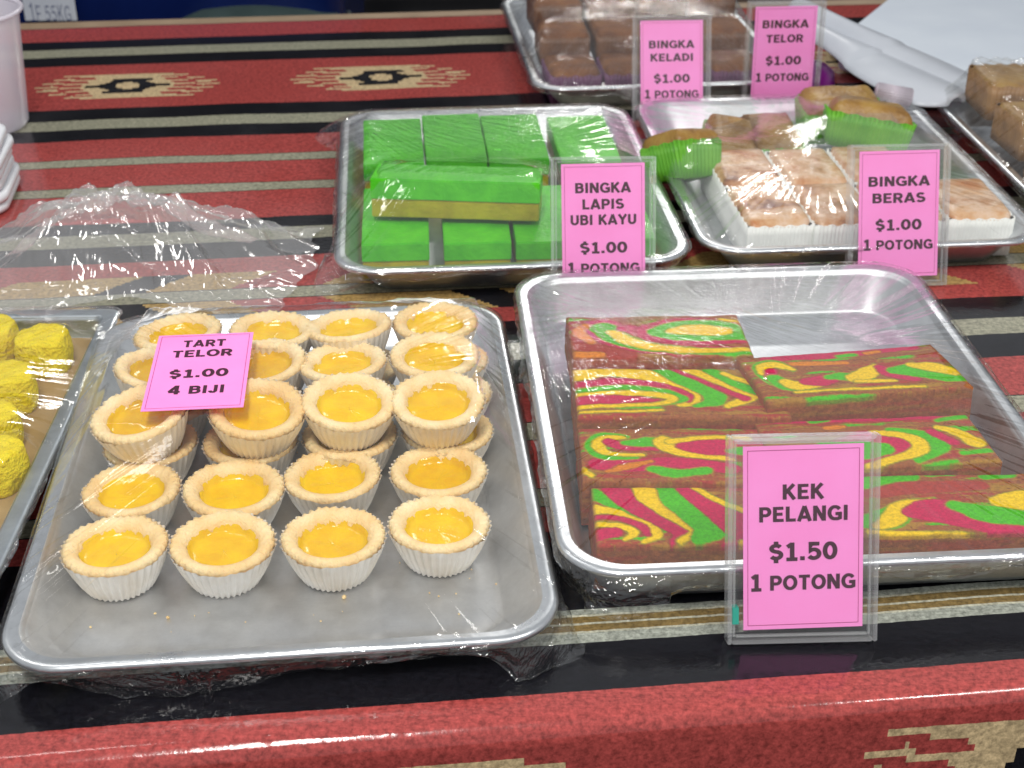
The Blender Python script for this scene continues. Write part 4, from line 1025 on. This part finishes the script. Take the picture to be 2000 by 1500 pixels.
# ------------------------------------------------------------------ white board, tongs and bits at the right back
bd = [at(1600, 120, .004), at(1745, 2, .004), at(2120, -5, .004), at(2150, 250, .004), at(1840, 215, .004)]
bm = bmesh.new(); vs_ = [bm.verts.new(p) for p in bd]; f_ = bm.faces.new(vs_); r_ = bmesh.ops.extrude_face_region(bm, geom=[f_])
for g in r_['geom']:
    if isinstance(g, bmesh.types.BMVert): g.co.z += .010
bmesh.ops.recalc_face_normals(bm, faces=bm.faces[:]); vertical = [e for e in bm.edges if abs(e.verts[0].co.z - e.verts[1].co.z) > .005]
bmesh.ops.bevel(bm, geom=vertical, offset=.03, segments=6, affect='EDGES'); bmesh.ops.bevel(bm, geom=[e for e in bm.edges if e.calc_face_angle(0) > .8], offset=.002, segments=2, affect='EDGES')
o = bm_obj('serving_board', bm, mottled('bluish_white_plastic', (.62, .68, .76), (.68, .74, .81), 10, .35, 0)); tag(o, 'pale bluish white plastic board at the back right of the table', 'board')
M_tong = mottled('tongs_plastic', (.46, .49, .54), (.52, .55, .60), 12, .25, 0)
tg = empty('serving_tongs', (0, 0, 0)); tag(tg, 'white plastic tongs with scoop ends lying behind the rice cakes', 'tongs')
TW_ = 1.35
def tong_arm(pA, pB, wa, wb, lift, nm='arm'):
    d = pB - pA; Ln = d.length; d.normalize(); sd = Vector((d.y, -d.x, 0)).normalized(); up = Vector((0, 0, 1)); V = []; n, mm = 48, 13
    for i in range(n):
        t_ = i / (n - 1); w_ = TW_ * (wa + (wb - wa) * (1 / (1 + math.exp(-(t_ - .45) * 14))))
        if t_ > .86: w_ *= math.sqrt(max(.0, 1 - ((t_ - .86) / .145) ** 2)) 
        for j in range(mm):
            a = -1 + 2 * j / (mm - 1); bowl = (t_ > .4) * min(1, (t_ - .4) * 4)
            z = .010 * (1 - a * a) * (1 - .2 * bowl) + (.0 if t_ < .5 else -.002)
            p = pA + d * (Ln * t_) + sd * (w_ * a) + up * (z + lift * (1 - t_)); V.append(p)
    F = [(i * mm + j, i * mm + j + 1, (i + 1) * mm + j + 1, (i + 1) * mm + j) for i in range(n - 1) for j in range(mm - 1)]
    o = me_obj(nm, V, F, M_tong, tg); md = o.modifiers.new('thick', 'SOLIDIFY'); md.thickness = .0022
tong_arm(at(1555, 30, .055), at(1925, 190, .030), .012, .028, .010)
tong_arm(at(1540, 62, .045), at(1868, 200, .034), .014, .030, .012)
# purple lid seen behind the card and clear clip on the film
V, F = lathe([(.0, .02), (.02, .019), (.028, .012), (.030, 0)], 40); p = at(1592, 168, .0)
o = me_obj('purple_cap', V, [tuple(reversed(f)) for f in F], mat('purple_plastic', (.32, .02, .34), .3)); o.location = (p.x - .008, p.y + .01, .001); tag(o, 'small round purple plastic cap behind the TELOR card', 'cap')
bm = bmesh.new(); bmesh.ops.create_cone(bm, cap_ends=True, segments=24, radius1=.009, radius2=.009, depth=.034, matrix=Matrix.Rotation(R(90), 4, 'Y')); bmesh.ops.bevel(bm, geom=bm.edges[:], offset=.0012, segments=2, affect='EDGES')
o = bm_obj('film_roll', bm, plastic('clear_pinkish_plastic', (.72, .62, .70), .6, .2), None, True); p = at(1745, 185, .045); o.location = p; o.rotation_euler = (0, R(8), R(-8)); tag(o, 'rolled twist of cling film poking up at the back corner of the rice cake tray', 'film twist')

# ------------------------------------------------------------------ things beyond the table
M_blue = mottled('dark_blue_plastic', (.004, .012, .085), (.006, .018, .12), 8, .22, .0002)
db = empty('blue_crate', (0, 0, -.75)); tag(db, 'dark blue plastic tub with a handwritten white label behind the table', 'tub')
p0 = at(20, 37, -.05); p1 = at(540, 37, -.05)
V, F = loft([[(x, y, z) for x, y in rrect(.52 * s_, .42 * s_, .06)] for s_, z in ((.84, 0), (.86, .02), (.98, .80), (1.06, .83), (1.06, .845), (1.0, .845), (.97, .82), (.85, .04))], True, True)
b_ = me_obj('tub_body', V, [tuple(reversed(f)) for f in F], M_blue, db); db.location = (-.49, 2.22, -.75)
lb = empty('label_patch'); bpy.data.objects.remove(lb)
M_lab = mottled('label_paper', (.52, .55, .62), (.60, .63, .68), 12, .6, 0)
fy = 2.22 - .21 * .98 - .004
pl0 = Vector(((98 - 1000) / FPX * 1.0, 0, 0))
def on_plane(px, py, y):
    xx = (px - 1000) / FPX; yy = (py - 750) / FPX; dy = math.cos(TH) - yy * math.sin(TH); dz = -(math.sin(TH) + yy * math.cos(TH)); t_ = y / dy
    return Vector((xx * t_, y, CAM_H + dz * t_))
q0 = on_plane(50, 40, fy - .004); q1 = on_plane(144, -8, fy - .004)
lab = me_obj('paper_label', [(q0.x, fy - .004, q0.z), (q1.x, fy - .004, q0.z), (q1.x, fy - .004, q1.z), (q0.x, fy - .004, q1.z)], [(0, 1, 2, 3)], M_lab, smooth=False)
lab.parent = db; lab.matrix_parent_inverse = Matrix.Translation(db.location).inverted()
V, F = text_mesh('1F 55KG', (q1.x - q0.x) * .78, .024, .35)
tx = me_obj('handwriting', [(x + (q0.x + q1.x) / 2, fy - .0046 - z, y + (q0.z * .70 + q1.z * .30)) for x, y, z in V], F, mat('blue_pen', (.03, .05, .16), .6), smooth=False); tx.parent = lab
bk = empty('basin', (0, 0, 0)); bk_p = on_plane(497, 12, 2.02)
tag(bk, 'grey-green rounded plastic basin turned over behind the table', 'basin')
V, F = lathe([(.001, 0), (.05, -.0015), (.09, -.008), (.115, -.02), (.125, -.035), (.128, -.20), (.122, -.72)], 64)
me_obj('basin_shell', V, [tuple(reversed(f)) for f in F], mottled('grey_green_plastic', (.045, .07, .065), (.06, .09, .085), 14, .4, 0), bk)
V, F = lathe([(.126, -.034), (.131, -.035), (.132, -.045), (.1275, -.046)], 64); me_obj('basin_rim', V, [tuple(reversed(f)) for f in F], mat('dark_basin_rim', (.03, .045, .045), .4), bk)
bk.location = (bk_p.x, 2.02 + .05, bk_p.z + .004)
M_blackp = mat('black_plastic', (.008, .008, .010), .35)
ch = empty('chair', (.0, 2.75, -.75)); tag(ch, 'black plastic chair with splayed legs behind the table', 'chair')
def leg_(a, b, r_=.018):
    bm = bmesh.new(); d = Vector(b) - Vector(a); bmesh.ops.create_cone(bm, cap_ends=True, segments=12, radius1=r_, radius2=r_ * .8, depth=d.length, matrix=Matrix.Translation((Vector(a) + Vector(b)) / 2) @ d.to_track_quat('Z', 'Y').to_matrix().to_4x4())
    return bm_obj('leg', bm, M_blackp, ch, True)
for sx in (-1, 1):
    for sy in (-1, 1): leg_((sx * .26 - .12, sy * .22, 0), (sx * .17 - .12, sy * .17, .43))
box('seat', (-.12, 0, .445), (.42, .42, .03), M_blackp, ch, .01); box('backrest', (-.12, .20, .68), (.40, .03, .42), M_blackp, ch, .012)
wl = me_obj('wall', [(-6, 6.2, -.76), (6, 6.2, -.76), (6, 6.2, 2.2), (-6, 6.2, 2.2)], [(0, 1, 2, 3)], mottled('dark_wall', (.02, .02, .022), (.035, .033, .03), 2, .7, 0)); tag(wl, kind='structure')
tag(wl, kind='structure')
for p in tart_protos: pass
